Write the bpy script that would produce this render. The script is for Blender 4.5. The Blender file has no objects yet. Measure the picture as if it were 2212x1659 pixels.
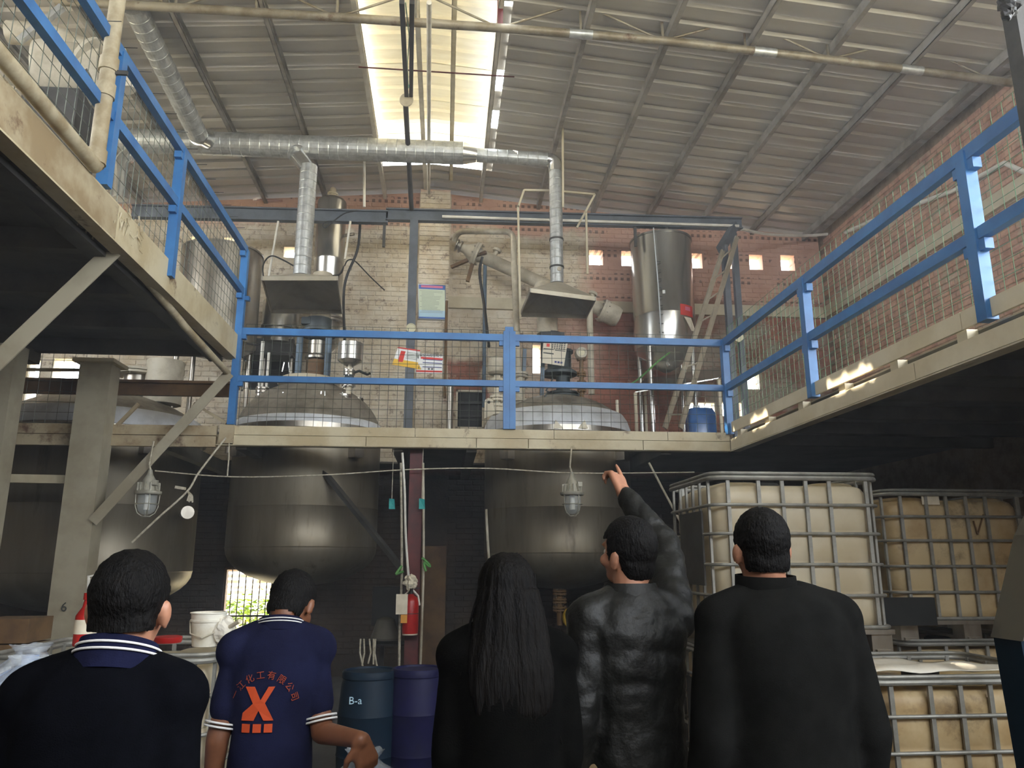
import bpy, bmesh, math, random
from mathutils import Vector, Matrix, noise
from mathutils.bvhtree import BVHTree
R = math.radians
random.seed(7)
SC = bpy.context.scene
COL = SC.collection

# ------------------------------------------------------------------ camera
F, PITCH, YAW = 1650.0, R(13.0), R(5.0)
CAM = Vector((0, 0, 1.65))
fw = Vector((math.sin(YAW)*math.cos(PITCH), math.cos(YAW)*math.cos(PITCH), math.sin(PITCH)))
rt = Vector((math.cos(YAW), -math.sin(YAW), 0))
up = rt.cross(fw)
cd = bpy.data.cameras.new('camera'); cam = bpy.data.objects.new('camera', cd); COL.objects.link(cam)
cd.sensor_width = 36; cd.lens = F/2212*36; cd.clip_end = 200
cam.matrix_world = Matrix(((rt.x, up.x, -fw.x, CAM.x), (rt.y, up.y, -fw.y, CAM.y), (rt.z, up.z, -fw.z, CAM.z), (0, 0, 0, 1)))
SC.camera = cam

# ------------------------------------------------------------------ world, sun, daylight portals, exposure
w = bpy.data.worlds.new('sky'); SC.world = w; w.use_nodes = True
bg = w.node_tree.nodes['Background']; bg.inputs[0].default_value = (0.87, 0.93, 1.0, 1); bg.inputs[1].default_value = 8.0
SUN_D = Vector((2.8, -1.0, -4.75)).normalized()
sl = bpy.data.lights.new('sun', 'SUN'); sl.energy = 22.0; sl.angle = R(0.6); sl.color = (1, 0.90, 0.74)
so = bpy.data.objects.new('sun', sl); COL.objects.link(so); so.rotation_euler = SUN_D.to_track_quat('-Z', 'Y').to_euler()
def portal(name, c, sx, sy, d):
    l = bpy.data.lights.new(name, 'AREA'); l.shape = 'RECTANGLE'; l.size = sx; l.size_y = sy; l.cycles.is_portal = True
    o = bpy.data.objects.new(name, l); COL.objects.link(o); o.location = c
    o.rotation_euler = Vector(d).to_track_quat('-Z', 'Z').to_euler()
portal('portal_left_added_opening', (-8.9, 4.0, 5.75), 7.0, 2.2, (1, 0, 0))  # portals sit in the added, unseen wall openings
portal('portal_near_added_opening', (2.25, -4.9, 6.05), 7.5, 1.9, (0, 1, 0))
portal('portal_right_added_opening', (6.4, -0.65, 5.05), 8.3, 3.5, (-1, 0, 0))
SC.view_settings.view_transform = 'Standard'; SC.view_settings.look = 'None'
SC.view_settings.gamma = 1; SC.view_settings.use_curve_mapping = False
SC.view_settings.exposure = 1.25

# ------------------------------------------------------------------ pixel <-> world helpers (2212 x 1659 frame)
def ray(x, y): return fw + rt*((x-1106)/F) + up*((829.5-y)/F)
def at(x, y, Y): d = ray(x, y); return CAM + d*((Y-CAM.y)/d.y)
def atx(x, y, X): d = ray(x, y); return CAM + d*((X-CAM.x)/d.x)
def atz(x, y, Z): d = ray(x, y); return CAM + d*((Z-CAM.z)/d.z)

# ------------------------------------------------------------------ materials
def lin(c):
    return tuple((v/255/12.92 if v <= 10 else ((v/255+0.055)/1.055)**2.4) for v in c) + (1,)
MATS = {}
def mat(name, c1, c2=None, scale=4.0, rough=0.6, metal=0.0, bump=0.0, bscale=None, stretch=(1, 1, 1), lo=0.42, hi=0.62, c3=None, s3=1.3, lo3=0.55, hi3=0.7, spec=0.5, detail=5):
    m = bpy.data.materials.new(name); m.use_nodes = True; nt = m.node_tree; N = nt.nodes; L = nt.links
    b = N['Principled BSDF']; b.inputs['Roughness'].default_value = rough; b.inputs['Metallic'].default_value = metal
    b.inputs['Specular IOR Level'].default_value = spec
    b.inputs['Base Color'].default_value = lin(c1)
    geo = N.new('ShaderNodeNewGeometry'); mp = N.new('ShaderNodeMapping'); mp.inputs['Scale'].default_value = stretch
    L.new(geo.outputs['Position'], mp.inputs[0])
    if c2:
        n = N.new('ShaderNodeTexNoise'); n.inputs['Scale'].default_value = scale; n.inputs['Detail'].default_value = detail; n.inputs['Roughness'].default_value = 0.65
        L.new(mp.outputs[0], n.inputs['Vector'])
        mr = N.new('ShaderNodeMapRange'); mr.inputs[1].default_value = lo; mr.inputs[2].default_value = hi; L.new(n.outputs[0], mr.inputs[0])
        mx = N.new('ShaderNodeMix'); mx.data_type = 'RGBA'; mx.inputs[6].default_value = lin(c1); mx.inputs[7].default_value = lin(c2)
        L.new(mr.outputs[0], mx.inputs[0]); out = mx.outputs[2]
        if c3:
            n3 = N.new('ShaderNodeTexNoise'); n3.inputs['Scale'].default_value = s3; n3.inputs['Detail'].default_value = 8; n3.inputs['Roughness'].default_value = 0.7
            L.new(mp.outputs[0], n3.inputs['Vector'])
            m3 = N.new('ShaderNodeMapRange'); m3.inputs[1].default_value = lo3; m3.inputs[2].default_value = hi3; L.new(n3.outputs[0], m3.inputs[0])
            x3 = N.new('ShaderNodeMix'); x3.data_type = 'RGBA'; x3.inputs[7].default_value = lin(c3)
            L.new(m3.outputs[0], x3.inputs[0]); L.new(out, x3.inputs[6]); out = x3.outputs[2]
        L.new(out, b.inputs['Base Color'])
    if bump:
        nb = N.new('ShaderNodeTexNoise'); nb.inputs['Scale'].default_value = bscale or scale*4; nb.inputs['Detail'].default_value = 6
        L.new(mp.outputs[0], nb.inputs['Vector'])
        bp = N.new('ShaderNodeBump'); bp.inputs['Strength'].default_value = bump; bp.inputs['Distance'].default_value = 0.02
        L.new(nb.outputs[0], bp.inputs['Height']); L.new(bp.outputs[0], b.inputs['Normal'])
    MATS[name] = m
    return m
def mixshader(m, kind, fac, color=(1, 1, 1, 1)):
    nt = m.node_tree; N = nt.nodes; L = nt.links
    b = N['Principled BSDF']; o = N['Material Output']
    t = N.new({'trans': 'ShaderNodeBsdfTransparent', 'lucent': 'ShaderNodeBsdfTranslucent'}[kind]); t.inputs[0].default_value = color
    mx = N.new('ShaderNodeMixShader'); mx.inputs[0].default_value = fac
    src = o.inputs[0].links[0].from_socket
    L.new(src, mx.inputs[1]); L.new(t.outputs[0], mx.inputs[2]); L.new(mx.outputs[0], o.inputs[0])

mat('cream', (196, 184, 152), (176, 160, 124), 2.5, 0.55, bump=0.15, c3=(96, 66, 40), s3=3.0, lo3=0.60, hi3=0.70)
mat('cream_clean', (196, 186, 158), (178, 166, 136), 2.0, 0.5, bump=0.1)
mat('rusty_cream', (172, 158, 128), (142, 122, 90), 2.2, 0.65, bump=0.2, c3=(80, 48, 28), s3=3.2, lo3=0.54, hi3=0.66)
mat('beam_cream', (214, 203, 176), (200, 187, 156), 2.0, 0.5, bump=0.1)
mat('blue', (55, 114, 170), (46, 98, 152), 3.0, 0.42, bump=0.05, c3=(150, 140, 150), s3=9.0, lo3=0.70, hi3=0.76)
mat('grey_beam', (92, 98, 106), (74, 78, 84), 3.0, 0.5)
mat('dark_steel', (66, 64, 60), (46, 44, 40), 3.0, 0.6)
mat('maroon', (96, 34, 30), (70, 26, 24), 5.0, 0.55)
mat('black_steel', (40, 38, 36), (28, 27, 26), 6.0, 0.5)
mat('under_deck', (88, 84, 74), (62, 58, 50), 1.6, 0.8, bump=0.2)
mat('wire', (92, 98, 86), (66, 70, 60), 8, 0.5, 0.3)
mat('green_wire', (104, 150, 112), (128, 148, 118), 8, 0.45, 0.2)
mat('stainless', (178, 172, 160), (140, 132, 120), 1.6, 0.33, 0.9, c3=(110, 100, 84), s3=2.4, lo3=0.55, hi3=0.75, stretch=(1, 1, 0.35))
mat('stainless_clean', (196, 194, 188), (170, 168, 162), 1.5, 0.27, 0.92, stretch=(1, 1, 0.3))
mat('column_grey', (158, 150, 128), (140, 130, 108), 2.0, 0.6, bump=0.1)
mat('cage', (150, 148, 140), (128, 126, 118), 8, 0.5, 0.4)
mat('vessel', (134, 125, 108), (104, 95, 79), 1.2, 0.45, 0.55, c3=(72, 62, 48), s3=4.0, lo3=0.58, hi3=0.74, stretch=(1, 1, 0.18))
mat('dome', (150, 142, 128), (112, 104, 90), 3.0, 0.55, 0.35, bump=0.1)
mat('white_wrap', (214, 216, 218), (188, 190, 190), 3.0, 0.5, bump=0.3, bscale=8)
mat('galv', (196, 198, 196), (168, 170, 168), 12.0, 0.42, 0.7)
mat('galv_shiny', (220, 220, 216), (204, 204, 200), 3.0, 0.22, 0.9)
mat('pvc', (176, 164, 136), (142, 126, 96), 4.0, 0.6, bump=0.1)
mat('white_pipe', (216, 212, 200), (196, 190, 176), 4.0, 0.5)
mat('dusty_pipe', (186, 178, 158), (150, 140, 118), 3.0, 0.6)
mat('hood', (178, 170, 150), (160, 150, 128), 3.0, 0.45, 0.4)
mat('hood_in', (150, 144, 130), (132, 126, 112), 3.0, 0.5, 0.2)
mat('motor', (64, 72, 72), (48, 54, 54), 6.0, 0.55)
mat('motor_light', (190, 180, 158), (160, 150, 130), 6.0, 0.55)
mat('stand_blue', (92, 112, 128), (74, 88, 100), 5.0, 0.5)
mat('roof', (190, 186, 178), (180, 175, 165), 1.1, 0.45, 0.2, stretch=(0.4, 3, 1))
mat('purlin', (168, 164, 156), (128, 122, 110), 2.0, 0.55, 0.2)
mat('truss', (150, 142, 124), (116, 104, 82), 3.0, 0.5, 0.3, c3=(92, 62, 42), s3=5, lo3=0.58, hi3=0.68)
mat('concrete', (70, 66, 60), (48, 45, 40), 1.4, 0.85, bump=0.3)
mat('rubber', (34, 33, 32), (24, 24, 24), 5, 0.6)
mat('rope', (196, 188, 168), (160, 150, 128), 30, 0.9)
mat('green_strap', (92, 150, 74), (70, 126, 60), 10, 0.6)
mat('teal_tape', (40, 150, 146), (30, 126, 126), 10, 0.6)
mat('red_paint', (176, 30, 26), (150, 24, 22), 5, 0.35)
mat('paper', (222, 212, 190), (206, 196, 172), 8, 0.8)
mat('paper_orange', (216, 150, 60), None, rough=0.8)
mat('ibc_plastic', (226, 214, 186), (206, 190, 156), 1.6, 0.42, c3=(168, 142, 100), s3=2.2, lo3=0.62, hi3=0.8)
mixshader(MATS['ibc_plastic'], 'lucent', 0.3, (0.86, 0.78, 0.62, 1))
mat('ibc_dirty', (198, 176, 134), (170, 142, 98), 2.0, 0.5, c3=(104, 80, 50), s3=2.6, lo3=0.54, hi3=0.7)
mat('drum_blue', (13, 34, 50), (10, 27, 42), 4, 0.55, spec=0.2)
mat('drum_purple', (26, 26, 66), (20, 20, 54), 4, 0.55, spec=0.2)
mat('bottle_blue', (58, 100, 156), (40, 80, 134), 3, 0.25)
mat('bucket', (232, 228, 214), (206, 196, 172), 5, 0.45)
mat('film', (214, 222, 230), None, rough=0.14, bump=0.9, bscale=28)
mixshader(MATS['film'], 'trans', 0.72)
mat('sheet_white', (226, 220, 206), (206, 196, 176), 3, 0.35)
mat('glass', (225, 232, 230), None, rough=0.05)
mixshader(MATS['glass'], 'trans', 0.75)
mat('lamp_white', (228, 228, 220), None, rough=0.4)
mat('lamp_cast', (176, 172, 156), (150, 146, 130), 10, 0.5, 0.3)
mat('yellow', (196, 160, 46), (160, 128, 40), 10, 0.5)
mat('foliage', (150, 172, 48), (96, 128, 34), 6, 0.7)
mat('ext_white', (222, 216, 200), (200, 170, 140), 5, 0.7)
mat('ext_ground', (170, 164, 140), (150, 144, 118), 1, 0.9)
mat('glazing', (215, 222, 226), None, rough=0.3)
mixshader(MATS['glazing'], 'lucent', 0.5)
mat('dark_board', (36, 36, 34), (26, 26, 25), 3, 0.8)
mat('brown_board', (120, 92, 58), (88, 64, 40), 2, 0.75)
# people
mat('skin', (170, 120, 94), (156, 108, 84), 9, 0.5)
mat('skin_dark', (122, 78, 54), (108, 68, 46), 9, 0.5)
mat('hair', (13, 11, 10), (8, 7, 7), 60, 0.65, spec=0.15, bump=0.5, bscale=160, stretch=(1, 1, 0.35))
mat('hair_brown', (13, 10, 8), (7, 6, 6), 50, 0.65, spec=0.12, bump=0.5, bscale=120, stretch=(1, 1, 0.15))
mat('navy_knit', (9, 10, 15), (7, 8, 12), 40, 0.95, spec=0.05, bump=0.15, bscale=300)
mat('navy_polo', (25, 28, 54), (18, 20, 42), 6, 0.9, spec=0.1, bump=0.15, bscale=300)
mat('black_cloth', (22, 22, 21), (17, 17, 16), 12, 0.95, spec=0.08, bump=0.15, bscale=300)
mat('black_coat', (10, 10, 9), (7, 7, 7), 10, 0.95, spec=0.05, bump=0.15, bscale=200)
mat('leather', (24, 24, 22), (18, 18, 17), 9, 0.52, spec=0.28, bump=0.2, bscale=60)
mat('khaki', (168, 142, 106), (150, 126, 92), 8, 0.85, bump=0.2, bscale=200)
mat('dark_trousers', (34, 35, 42), (26, 27, 32), 8, 0.85)
mat('stripe_white', (214, 212, 210), None, rough=0.8)
mat('orange_print', (190, 70, 26), None, rough=0.7)
mat('orange_faded', (140, 56, 34), None, rough=0.8)
mat('shoe', (26, 24, 23), None, rough=0.4)
mat('eye_white', (226, 222, 214), None, rough=0.2)
# sign colours
for n, c in dict(sign_white=(226, 226, 222), sign_blue=(64, 104, 180), sign_red=(206, 56, 44), sign_yellow=(226, 180, 50), sign_green=(204, 214, 190), sign_pale=(176, 206, 222), sign_pink=(216, 120, 150), sign_navy=(52, 60, 120), ink=(60, 62, 60), ink_soft=(130, 136, 120), gauge_face=(206, 200, 168), ivory=(210, 200, 176)).items():
    mat(n, c, None, rough=0.6)
# skylight sheet: fibreglass
m = mat('skylight', (232, 224, 196), (214, 202, 168), 1.6, 0.5, stretch=(0.5, 3, 1))
mixshader(m, 'lucent', 0.075, (0.95, 0.90, 0.76, 1))
m = mat('skylight_shade_panel', (210, 208, 196), None, rough=0.5)
mixshader(m, 'lucent', 0.40, (0.95, 0.93, 0.86, 1))
mat('deck_top', (168, 160, 142), (142, 132, 114), 1.5, 0.8)  # unseen deck top, made pale to bounce light up to the roof

# whitewashed brick wall (colour regions follow where the wall was painted)
def brick_mat():
    m = bpy.data.materials.new('brick_painted'); m.use_nodes = True; nt = m.node_tree; N = nt.nodes; L = nt.links
    b = N['Principled BSDF']; b.inputs['Roughness'].default_value = 0.88
    g = N.new('ShaderNodeNewGeometry'); sp = N.new('ShaderNodeSeparateXYZ'); L.new(g.outputs['Position'], sp.inputs[0])
    def nz(s, d=6, r=0.65):
        n = N.new('ShaderNodeTexNoise'); n.inputs['Scale'].default_value = s; n.inputs['Detail'].default_value = d; n.inputs['Roughness'].default_value = r
        L.new(g.outputs['Position'], n.inputs['Vector']); return n.outputs[0]
    def mth(op, a, b_=None, cl=False):
        n = N.new('ShaderNodeMath'); n.operation = op; n.use_clamp = cl
        for i, v in enumerate((a, b_)):
            if v is None: continue
            if isinstance(v, (int, float)): n.inputs[i].default_value = v
            else: L.new(v, n.inputs[i])
        return n.outputs[0]
    def rng(v, a, b_, c=0, d=1):
        n = N.new('ShaderNodeMapRange'); n.inputs[1].default_value = a; n.inputs[2].default_value = b_; n.inputs[3].default_value = c; n.inputs[4].default_value = d
        L.new(v, n.inputs[0]); return n.outputs[0]
    def mix(f, a, b_):
        n = N.new('ShaderNodeMix'); n.data_type = 'RGBA'; L.new(f, n.inputs[0])
        for i, v in ((6, a), (7, b_)):
            if isinstance(v, tuple): n.inputs[i].default_value = lin(v)
            else: L.new(v, n.inputs[i])
        return n.outputs[2]
    X, Y, Z = sp.outputs
    wob = mth('MULTIPLY', mth('SUBTRACT', nz(0.9), 0.5), 1.5)
    Xw = mth('ADD', X, wob); Zw = mth('ADD', Z, mth('MULTIPLY', wob, 0.6))
    red = mix(rng(nz(5), 0.35, 0.65), (166, 108, 88), (136, 88, 72))
    red = mix(rng(nz(1.3), 0.45, 0.7), red, (112, 84, 64))
    hollow = mix(rng(nz(2.5), 0.35, 0.65), (202, 164, 142), (188, 146, 124))
    # cavities of hollow blocks in rows, their inner shade painted dark
    fx = mth('FRACT', mth('MULTIPLY', X, 9.5)); fz = mth('FRACT', mth('MULTIPLY', Z, 9.5))
    row = mth('LESS_THAN', mth('FRACT', mth('MULTIPLY', Z, 2.4)), 0.34)
    dot = mth('MULTIPLY', mth('MULTIPLY', mth('GREATER_THAN', fx, 0.5), mth('GREATER_THAN', fz, 0.5)), row)
    dot = mth('MULTIPLY', dot, rng(nz(1.8), 0.46, 0.5))
    hollow = mix(mth('MULTIPLY', dot, 0.75), hollow, (74, 58, 48))
    white = mix(rng(nz(3.5), 0.4, 0.7), (214, 204, 184), (192, 174, 144))
    # flaking: dark gaps where paint has come off
    fl = rng(nz(6.0, 9, 0.78), 0.545, 0.62)
    white = mix(mth('MULTIPLY', fl, 0.75), white, (112, 84, 62))
    # painted area: x from -3.2 to 2.5, below the top band, and not the raw patch at the lower right of the pillar
    pa = mth('MULTIPLY', rng(Xw, -8.8, -8.6), rng(Xw, 2.6, 2.2))
    pa = mth('MULTIPLY', pa, rng(Zw, 7.15, 7.0))
    pil = mth('MULTIPLY', mth('GREATER_THAN', X, -0.52), mth('LESS_THAN', X, 0.02))
    pil = mth('MULTIPLY', pil, rng(Zw, 7.75, 7.65))
    pa = mth('MAXIMUM', pa, pil)
    # right of the inclined condenser the paint thins out downwards
    thin = mth('MULTIPLY', rng(Xw, 0.9, 1.6), rng(Zw, 6.2, 5.7))
    pa = mth('MULTIPLY', pa, mth('SUBTRACT', 1.0, mth('MULTIPLY', thin, 0.65)))
    patch = mth('MULTIPLY', mth('MULTIPLY', rng(Xw, 0.02, 0.08), rng(Xw, 0.75, 0.65)), mth('MULTIPLY', rng(Zw, 4.05, 4.15), rng(Zw, 4.95, 4.8)))
    pa = mth('MULTIPLY', pa, mth('SUBTRACT', 1.0, patch))
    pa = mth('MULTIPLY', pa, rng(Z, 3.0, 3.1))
    up_ = mth('MULTIPLY', rng(Zw, 5.85, 6.0), mth('MAXIMUM', rng(Xw, 2.2, 2.4), rng(Zw, 7.0, 7.1)))
    c = mix(up_, red, hollow)
    # greyish remains of render low on the right
    grey = mth('MULTIPLY', rng(Xw, 3.6, 4.2), rng(Zw, 5.7, 5.4)); grey = mth('MULTIPLY', grey, rng(nz(2.2), 0.42, 0.56))
    c = mix(grey, c, (150, 138, 118))
    c = mix(pa, c, white)
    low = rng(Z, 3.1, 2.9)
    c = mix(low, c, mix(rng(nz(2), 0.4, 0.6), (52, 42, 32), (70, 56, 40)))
    L.new(c, b.inputs['Base Color'])
    bp = N.new('ShaderNodeBump'); bp.inputs['Strength'].default_value = 0.5; bp.inputs['Distance'].default_value = 0.02
    L.new(nz(22), bp.inputs['Height']); L.new(bp.outputs[0], b.inputs['Normal'])
    MATS['brick_painted'] = m
brick_mat()
mat('brick_right', (194, 152, 126), (166, 124, 102), 6, 0.9, bump=0.4, c3=(176, 160, 134), s3=2.4, lo3=0.52, hi3=0.62)
mat('mortar', (142, 124, 100), (112, 94, 74), 6, 0.95, bump=0.3)

# ------------------------------------------------------------------ mesh helpers
ORG = {}
def setp(o, label=None, cat=None, group=None, kind=None):
    if label: o['label'] = label
    if cat: o['category'] = cat
    if group: o['group'] = group
    if kind: o['kind'] = kind
    return o
def thing(name, label=None, cat=None, loc=(0, 0, 0), rotz=0, group=None, kind=None):
    o = bpy.data.objects.new(name, None); COL.objects.link(o); o.location = loc; o.rotation_euler = (0, 0, rotz); o.empty_display_size = 0.1
    ORG[o] = Vector(loc)
    return setp(o, label, cat, group, kind)
class MB:
    def __init__(s): s.v = []; s.f = []
    def add(s, vs, fs):
        n = len(s.v); s.v += [Vector(v) for v in vs]; s.f += [tuple(i+n for i in f) for f in fs]; return s
    def box(s, c, d, rz=0.0):
        c = Vector(c); h = Vector(d)*0.5; M = Matrix.Rotation(rz, 3, 'Z')
        vs = [c + M @ Vector((x*h.x, y*h.y, z*h.z)) for z in (-1, 1) for y in (-1, 1) for x in (-1, 1)]
        return s.add(vs, [(0, 2, 3, 1), (4, 5, 7, 6), (0, 1, 5, 4), (2, 6, 7, 3), (0, 4, 6, 2), (1, 3, 7, 5)])
    def bx(s, a, b): # by corners
        a = Vector(a); b = Vector(b); return s.box((a+b)/2, (abs(b.x-a.x), abs(b.y-a.y), abs(b.z-a.z)))
    def bar(s, p0, p1, w, h, upv=(0, 0, 1)):
        p0 = Vector(p0); p1 = Vector(p1); d = (p1-p0).normalized(); u = Vector(upv)
        if abs(d.dot(u)) > 0.98: u = Vector((1, 0, 0)) if abs(d.x) < 0.9 else Vector((0, 1, 0))
        sd = d.cross(u).normalized(); u = sd.cross(d).normalized()
        vs = [p + sd*(a*w/2) + u*(b*h/2) for p in (p0, p1) for a, b in ((-1, -1), (1, -1), (1, 1), (-1, 1))]
        return s.add(vs, [(0, 3, 2, 1), (4, 5, 6, 7), (0, 1, 5, 4), (1, 2, 6, 5), (2, 3, 7, 6), (3, 0, 4, 7)])
    def tube(s, pts, r, n=8, caps=True, closed=False):
        pts = [Vector(p) for p in pts]; m = len(pts); rs = r if isinstance(r, (list, tuple)) else [r]*m
        vs = []; pu = None
        for i, p in enumerate(pts):
            if closed: t = (pts[(i+1) % m]-pts[i-1])
            else: t = pts[min(i+1, m-1)]-pts[max(i-1, 0)]
            t = t.normalized() if t.length > 1e-9 else Vector((0, 0, 1))
            if pu is None:
                u = Vector((0, 0, 1)) if abs(t.z) < 0.9 else Vector((1, 0, 0))
            else: u = pu
            sd = t.cross(u).normalized(); u = sd.cross(t).normalized(); pu = u
            for k in range(n):
                a = 2*math.pi*k/n; vs.append(p + (sd*math.cos(a)+u*math.sin(a))*rs[i])
        fs = []
        for i in range(m if closed else m-1):
            j = (i+1) % m
            for k in range(n):
                q = (k+1) % n; fs.append((i*n+k, i*n+q, j*n+q, j*n+k))
        if caps and not closed: fs += [tuple(range(n-1, -1, -1)), tuple((m-1)*n+k for k in range(n))]
        return s.add(vs, fs)
    def cyl(s, p0, p1, r, r2=None, n=16): return s.tube([p0, p1], [r, r if r2 is None else r2], n)
    def lathe(s, prof, c=(0, 0, 0), axis=(0, 0, 1), n=32, sx=1.0):
        c = Vector(c); q = Vector((0, 0, 1)).rotation_difference(Vector(axis).normalized())
        vs = []; fs = []; m = len(prof)
        for r, z in prof:
            for k in range(n):
                a = 2*math.pi*k/n; vs.append(c + q @ Vector((r*math.cos(a)*sx, r*math.sin(a), z)))
        for i in range(m-1):
            for k in range(n):
                q2 = (k+1) % n; fs.append((i*n+k, i*n+q2, (i+1)*n+q2, (i+1)*n+k))
        if prof[0][0] > 1e-4: fs.append(tuple(range(n-1, -1, -1)))
        if prof[-1][0] > 1e-4: fs.append(tuple((m-1)*n+k for k in range(n)))
        return s.add(vs, fs)
    def ringtube(s, p0, p1, r, pitch=0.12, bump=0.004, n=24, r2=None):
        p0 = Vector(p0); p1 = Vector(p1); ln = (p1-p0).length; k = max(1, int(ln/pitch)); r2 = r if r2 is None else r2
        prof = [(r, 0.0)]
        for i in range(1, k):
            z = ln*i/k; q = r+(r2-r)*z/ln
            prof += [(q, z-0.008), (q+bump, z), (q, z+0.008)]
        prof.append((r2, ln))
        return s.lathe(prof, p0, p1-p0, n)
    def prism(s, poly, d): # polygon (list of points) extruded by vector d
        d = Vector(d); a = [Vector(p) for p in poly]; n = len(a)
        fs = [tuple(range(n-1, -1, -1)), tuple(n+i for i in range(n))] + [(i, (i+1) % n, n+(i+1) % n, n+i) for i in range(n)]
        return s.add(a + [p+d for p in a], fs)
    def ell(s, c, r, n=16, m=10, rot=None):
        c = Vector(c); r = Vector(r) if not isinstance(r, (int, float)) else Vector((r, r, r)); vs = []; fs = []
        M = rot or Matrix.Identity(3)
        for i in range(1, m):
            t = math.pi*i/m
            for k in range(n):
                a = 2*math.pi*k/n; vs.append(c + M @ Vector((r.x*math.sin(t)*math.cos(a), r.y*math.sin(t)*math.sin(a), r.z*math.cos(t))))
        for i in range(m-2):
            for k in range(n): fs.append((i*n+k, (i+1)*n+k, (i+1)*n+(k+1) % n, i*n+(k+1) % n))
        vs += [c + M @ Vector((0, 0, r.z)), c - M @ Vector((0, 0, r.z))]; T = len(vs)-2
        fs += [(T, k, (k+1) % n) for k in range(n)] + [(T+1, (m-2)*n+(k+1) % n, (m-2)*n+k) for k in range(n)]
        return s.add(vs, fs)
    def cap(s, p0, p1, r0, r1, n=14): # tapered capsule
        p0 = Vector(p0); p1 = Vector(p1); d = (p1-p0); ln = d.length
        prof = [(max(1e-5, r0*math.cos(a)), r0*math.sin(a)) for a in [R(-90+22.5*i) for i in range(4)]] + [(r0, 0), (r1, ln)] + [(max(1e-5, r1*math.cos(a)), ln+r1*math.sin(a)) for a in [R(22.5*i) for i in range(1, 5)]]
        return s.lathe(prof, p0, d, n)
    def loft(s, rings, n=20, e=2.0): # rings of (cx, cy, cz, rx, ry), superellipse exponent e
        vs = []; m = len(rings)
        for cx, cy, cz, rx, ry in rings:
            for k in range(n):
                a = 2*math.pi*k/n; ca, sa = math.cos(a), math.sin(a)
                vs.append((cx + rx*math.copysign(abs(ca)**(2/e), ca), cy + ry*math.copysign(abs(sa)**(2/e), sa), cz))
        fs = [(i*n+k, i*n+(k+1) % n, (i+1)*n+(k+1) % n, (i+1)*n+k) for i in range(m-1) for k in range(n)]
        fs += [tuple(range(n-1, -1, -1)), tuple((m-1)*n+k for k in range(n))]
        return s.add(vs, fs)
    def mesh(s, name, off=None):
        me = bpy.data.meshes.new(name)
        me.from_pydata([tuple(v-off) if off else tuple(v) for v in s.v], [], s.f); me.validate(); me.update(); return me
    def build(s, name, m, parent=None, smooth=False, kind=None, label=None, cat=None, group=None, angle=40, local=False):
        off = ORG.get(parent) if parent and not local else None
        if parent is None and s.v:
            lo = Vector([min(v[i] for v in s.v) for i in range(3)]); hi = Vector([max(v[i] for v in s.v) for i in range(3)])
            off = Vector(((lo.x+hi.x)/2, (lo.y+hi.y)/2, lo.z))
        me = s.mesh(name, off)
        if m: me.materials.append(MATS[m])
        bm = bmesh.new(); bm.from_mesh(me); bmesh.ops.recalc_face_normals(bm, faces=bm.faces); bm.to_mesh(me); bm.free()
        if smooth:
            me.shade_smooth(); me.set_sharp_from_angle(angle=R(angle))
        o = bpy.data.objects.new(name, me); COL.objects.link(o)
        if parent: o.parent = parent; ORG[o] = ORG.get(parent, Vector())
        else: o.location = off; ORG[o] = off.copy()
        return setp(o, label, cat, group, kind)
def copy_tree(o, parent=None):
    c = o.copy(); COL.objects.link(c); c.parent = parent
    if parent is None: ORG[c] = ORG.get(o, Vector()).copy()
    for ch in [x for x in o.children]: copy_tree(ch, c)
    return c
def arc_pts(p0, p1, p2, r, n=6): # fillet corner p1
    p0, p1, p2 = Vector(p0), Vector(p1), Vector(p2); a = (p0-p1).normalized(); b = (p2-p1).normalized()
    q0 = p1+a*r; q1 = p1+b*r; return [q0.lerp(p1, t).lerp(p1.lerp(q1, t), t) for t in [i/n for i in range(n+1)]]
def path(pts, r=0.1, n=5):
    out = [Vector(pts[0])]
    for i in range(1, len(pts)-1): out += arc_pts(pts[i-1], pts[i], pts[i+1], r, n)
    return out + [Vector(pts[-1])]
def catenary(a, b, sag, n=14):
    a, b = Vector(a), Vector(b); return [a.lerp(b, i/n) - Vector((0, 0, sag*4*(i/n)*(1-i/n))) for i in range(n+1)]

# ================================================================== STRUCTURE
YB = 12.0                                  # inner face of back wall
def roofz(X): return 7.78 - 0.085*abs(X+0.28)
XL, XR, YN = -9.0, 6.45, -5.0
o = MB().bx((XL-0.3, YN-0.3, -0.15), (XR+0.3, YB+0.3, 0)).build('floor', 'concrete', kind='structure')

def holed_wall(name, m, u0, u1, top, holes, conv, thick, kind='structure'):
    """wall in (u, z); top(u) gives its height; holes are (u0, u1, z0, z1)"""
    us = sorted(set([u0, u1] + [h[i] for h in holes for i in (0, 1)] + ([-0.28] if u0 < -0.28 < u1 else [])))
    us = [u for u in us if u0 <= u <= u1]; mb = MB()
    for a, b in zip(us, us[1:]):
        mid = (a+b)/2; cuts = sorted([(h[2], h[3]) for h in holes if h[0] <= mid <= h[1]]); z = 0.0; spans = []
        for c0, c1 in cuts:
            if c0 > z: spans.append((z, c0))
            z = max(z, c1)
        spans.append((z, None))
        for s0, s1 in spans:
            za, zb = (top(a), top(b)) if s1 is None else (s1, s1)
            if min(za, zb) <= s0: continue
            q = [conv(a, s0), conv(b, s0), conv(b, zb), conv(a, za)]
            mb.prism(q, thick)
    return mb.build(name, m, kind=kind)

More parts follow.
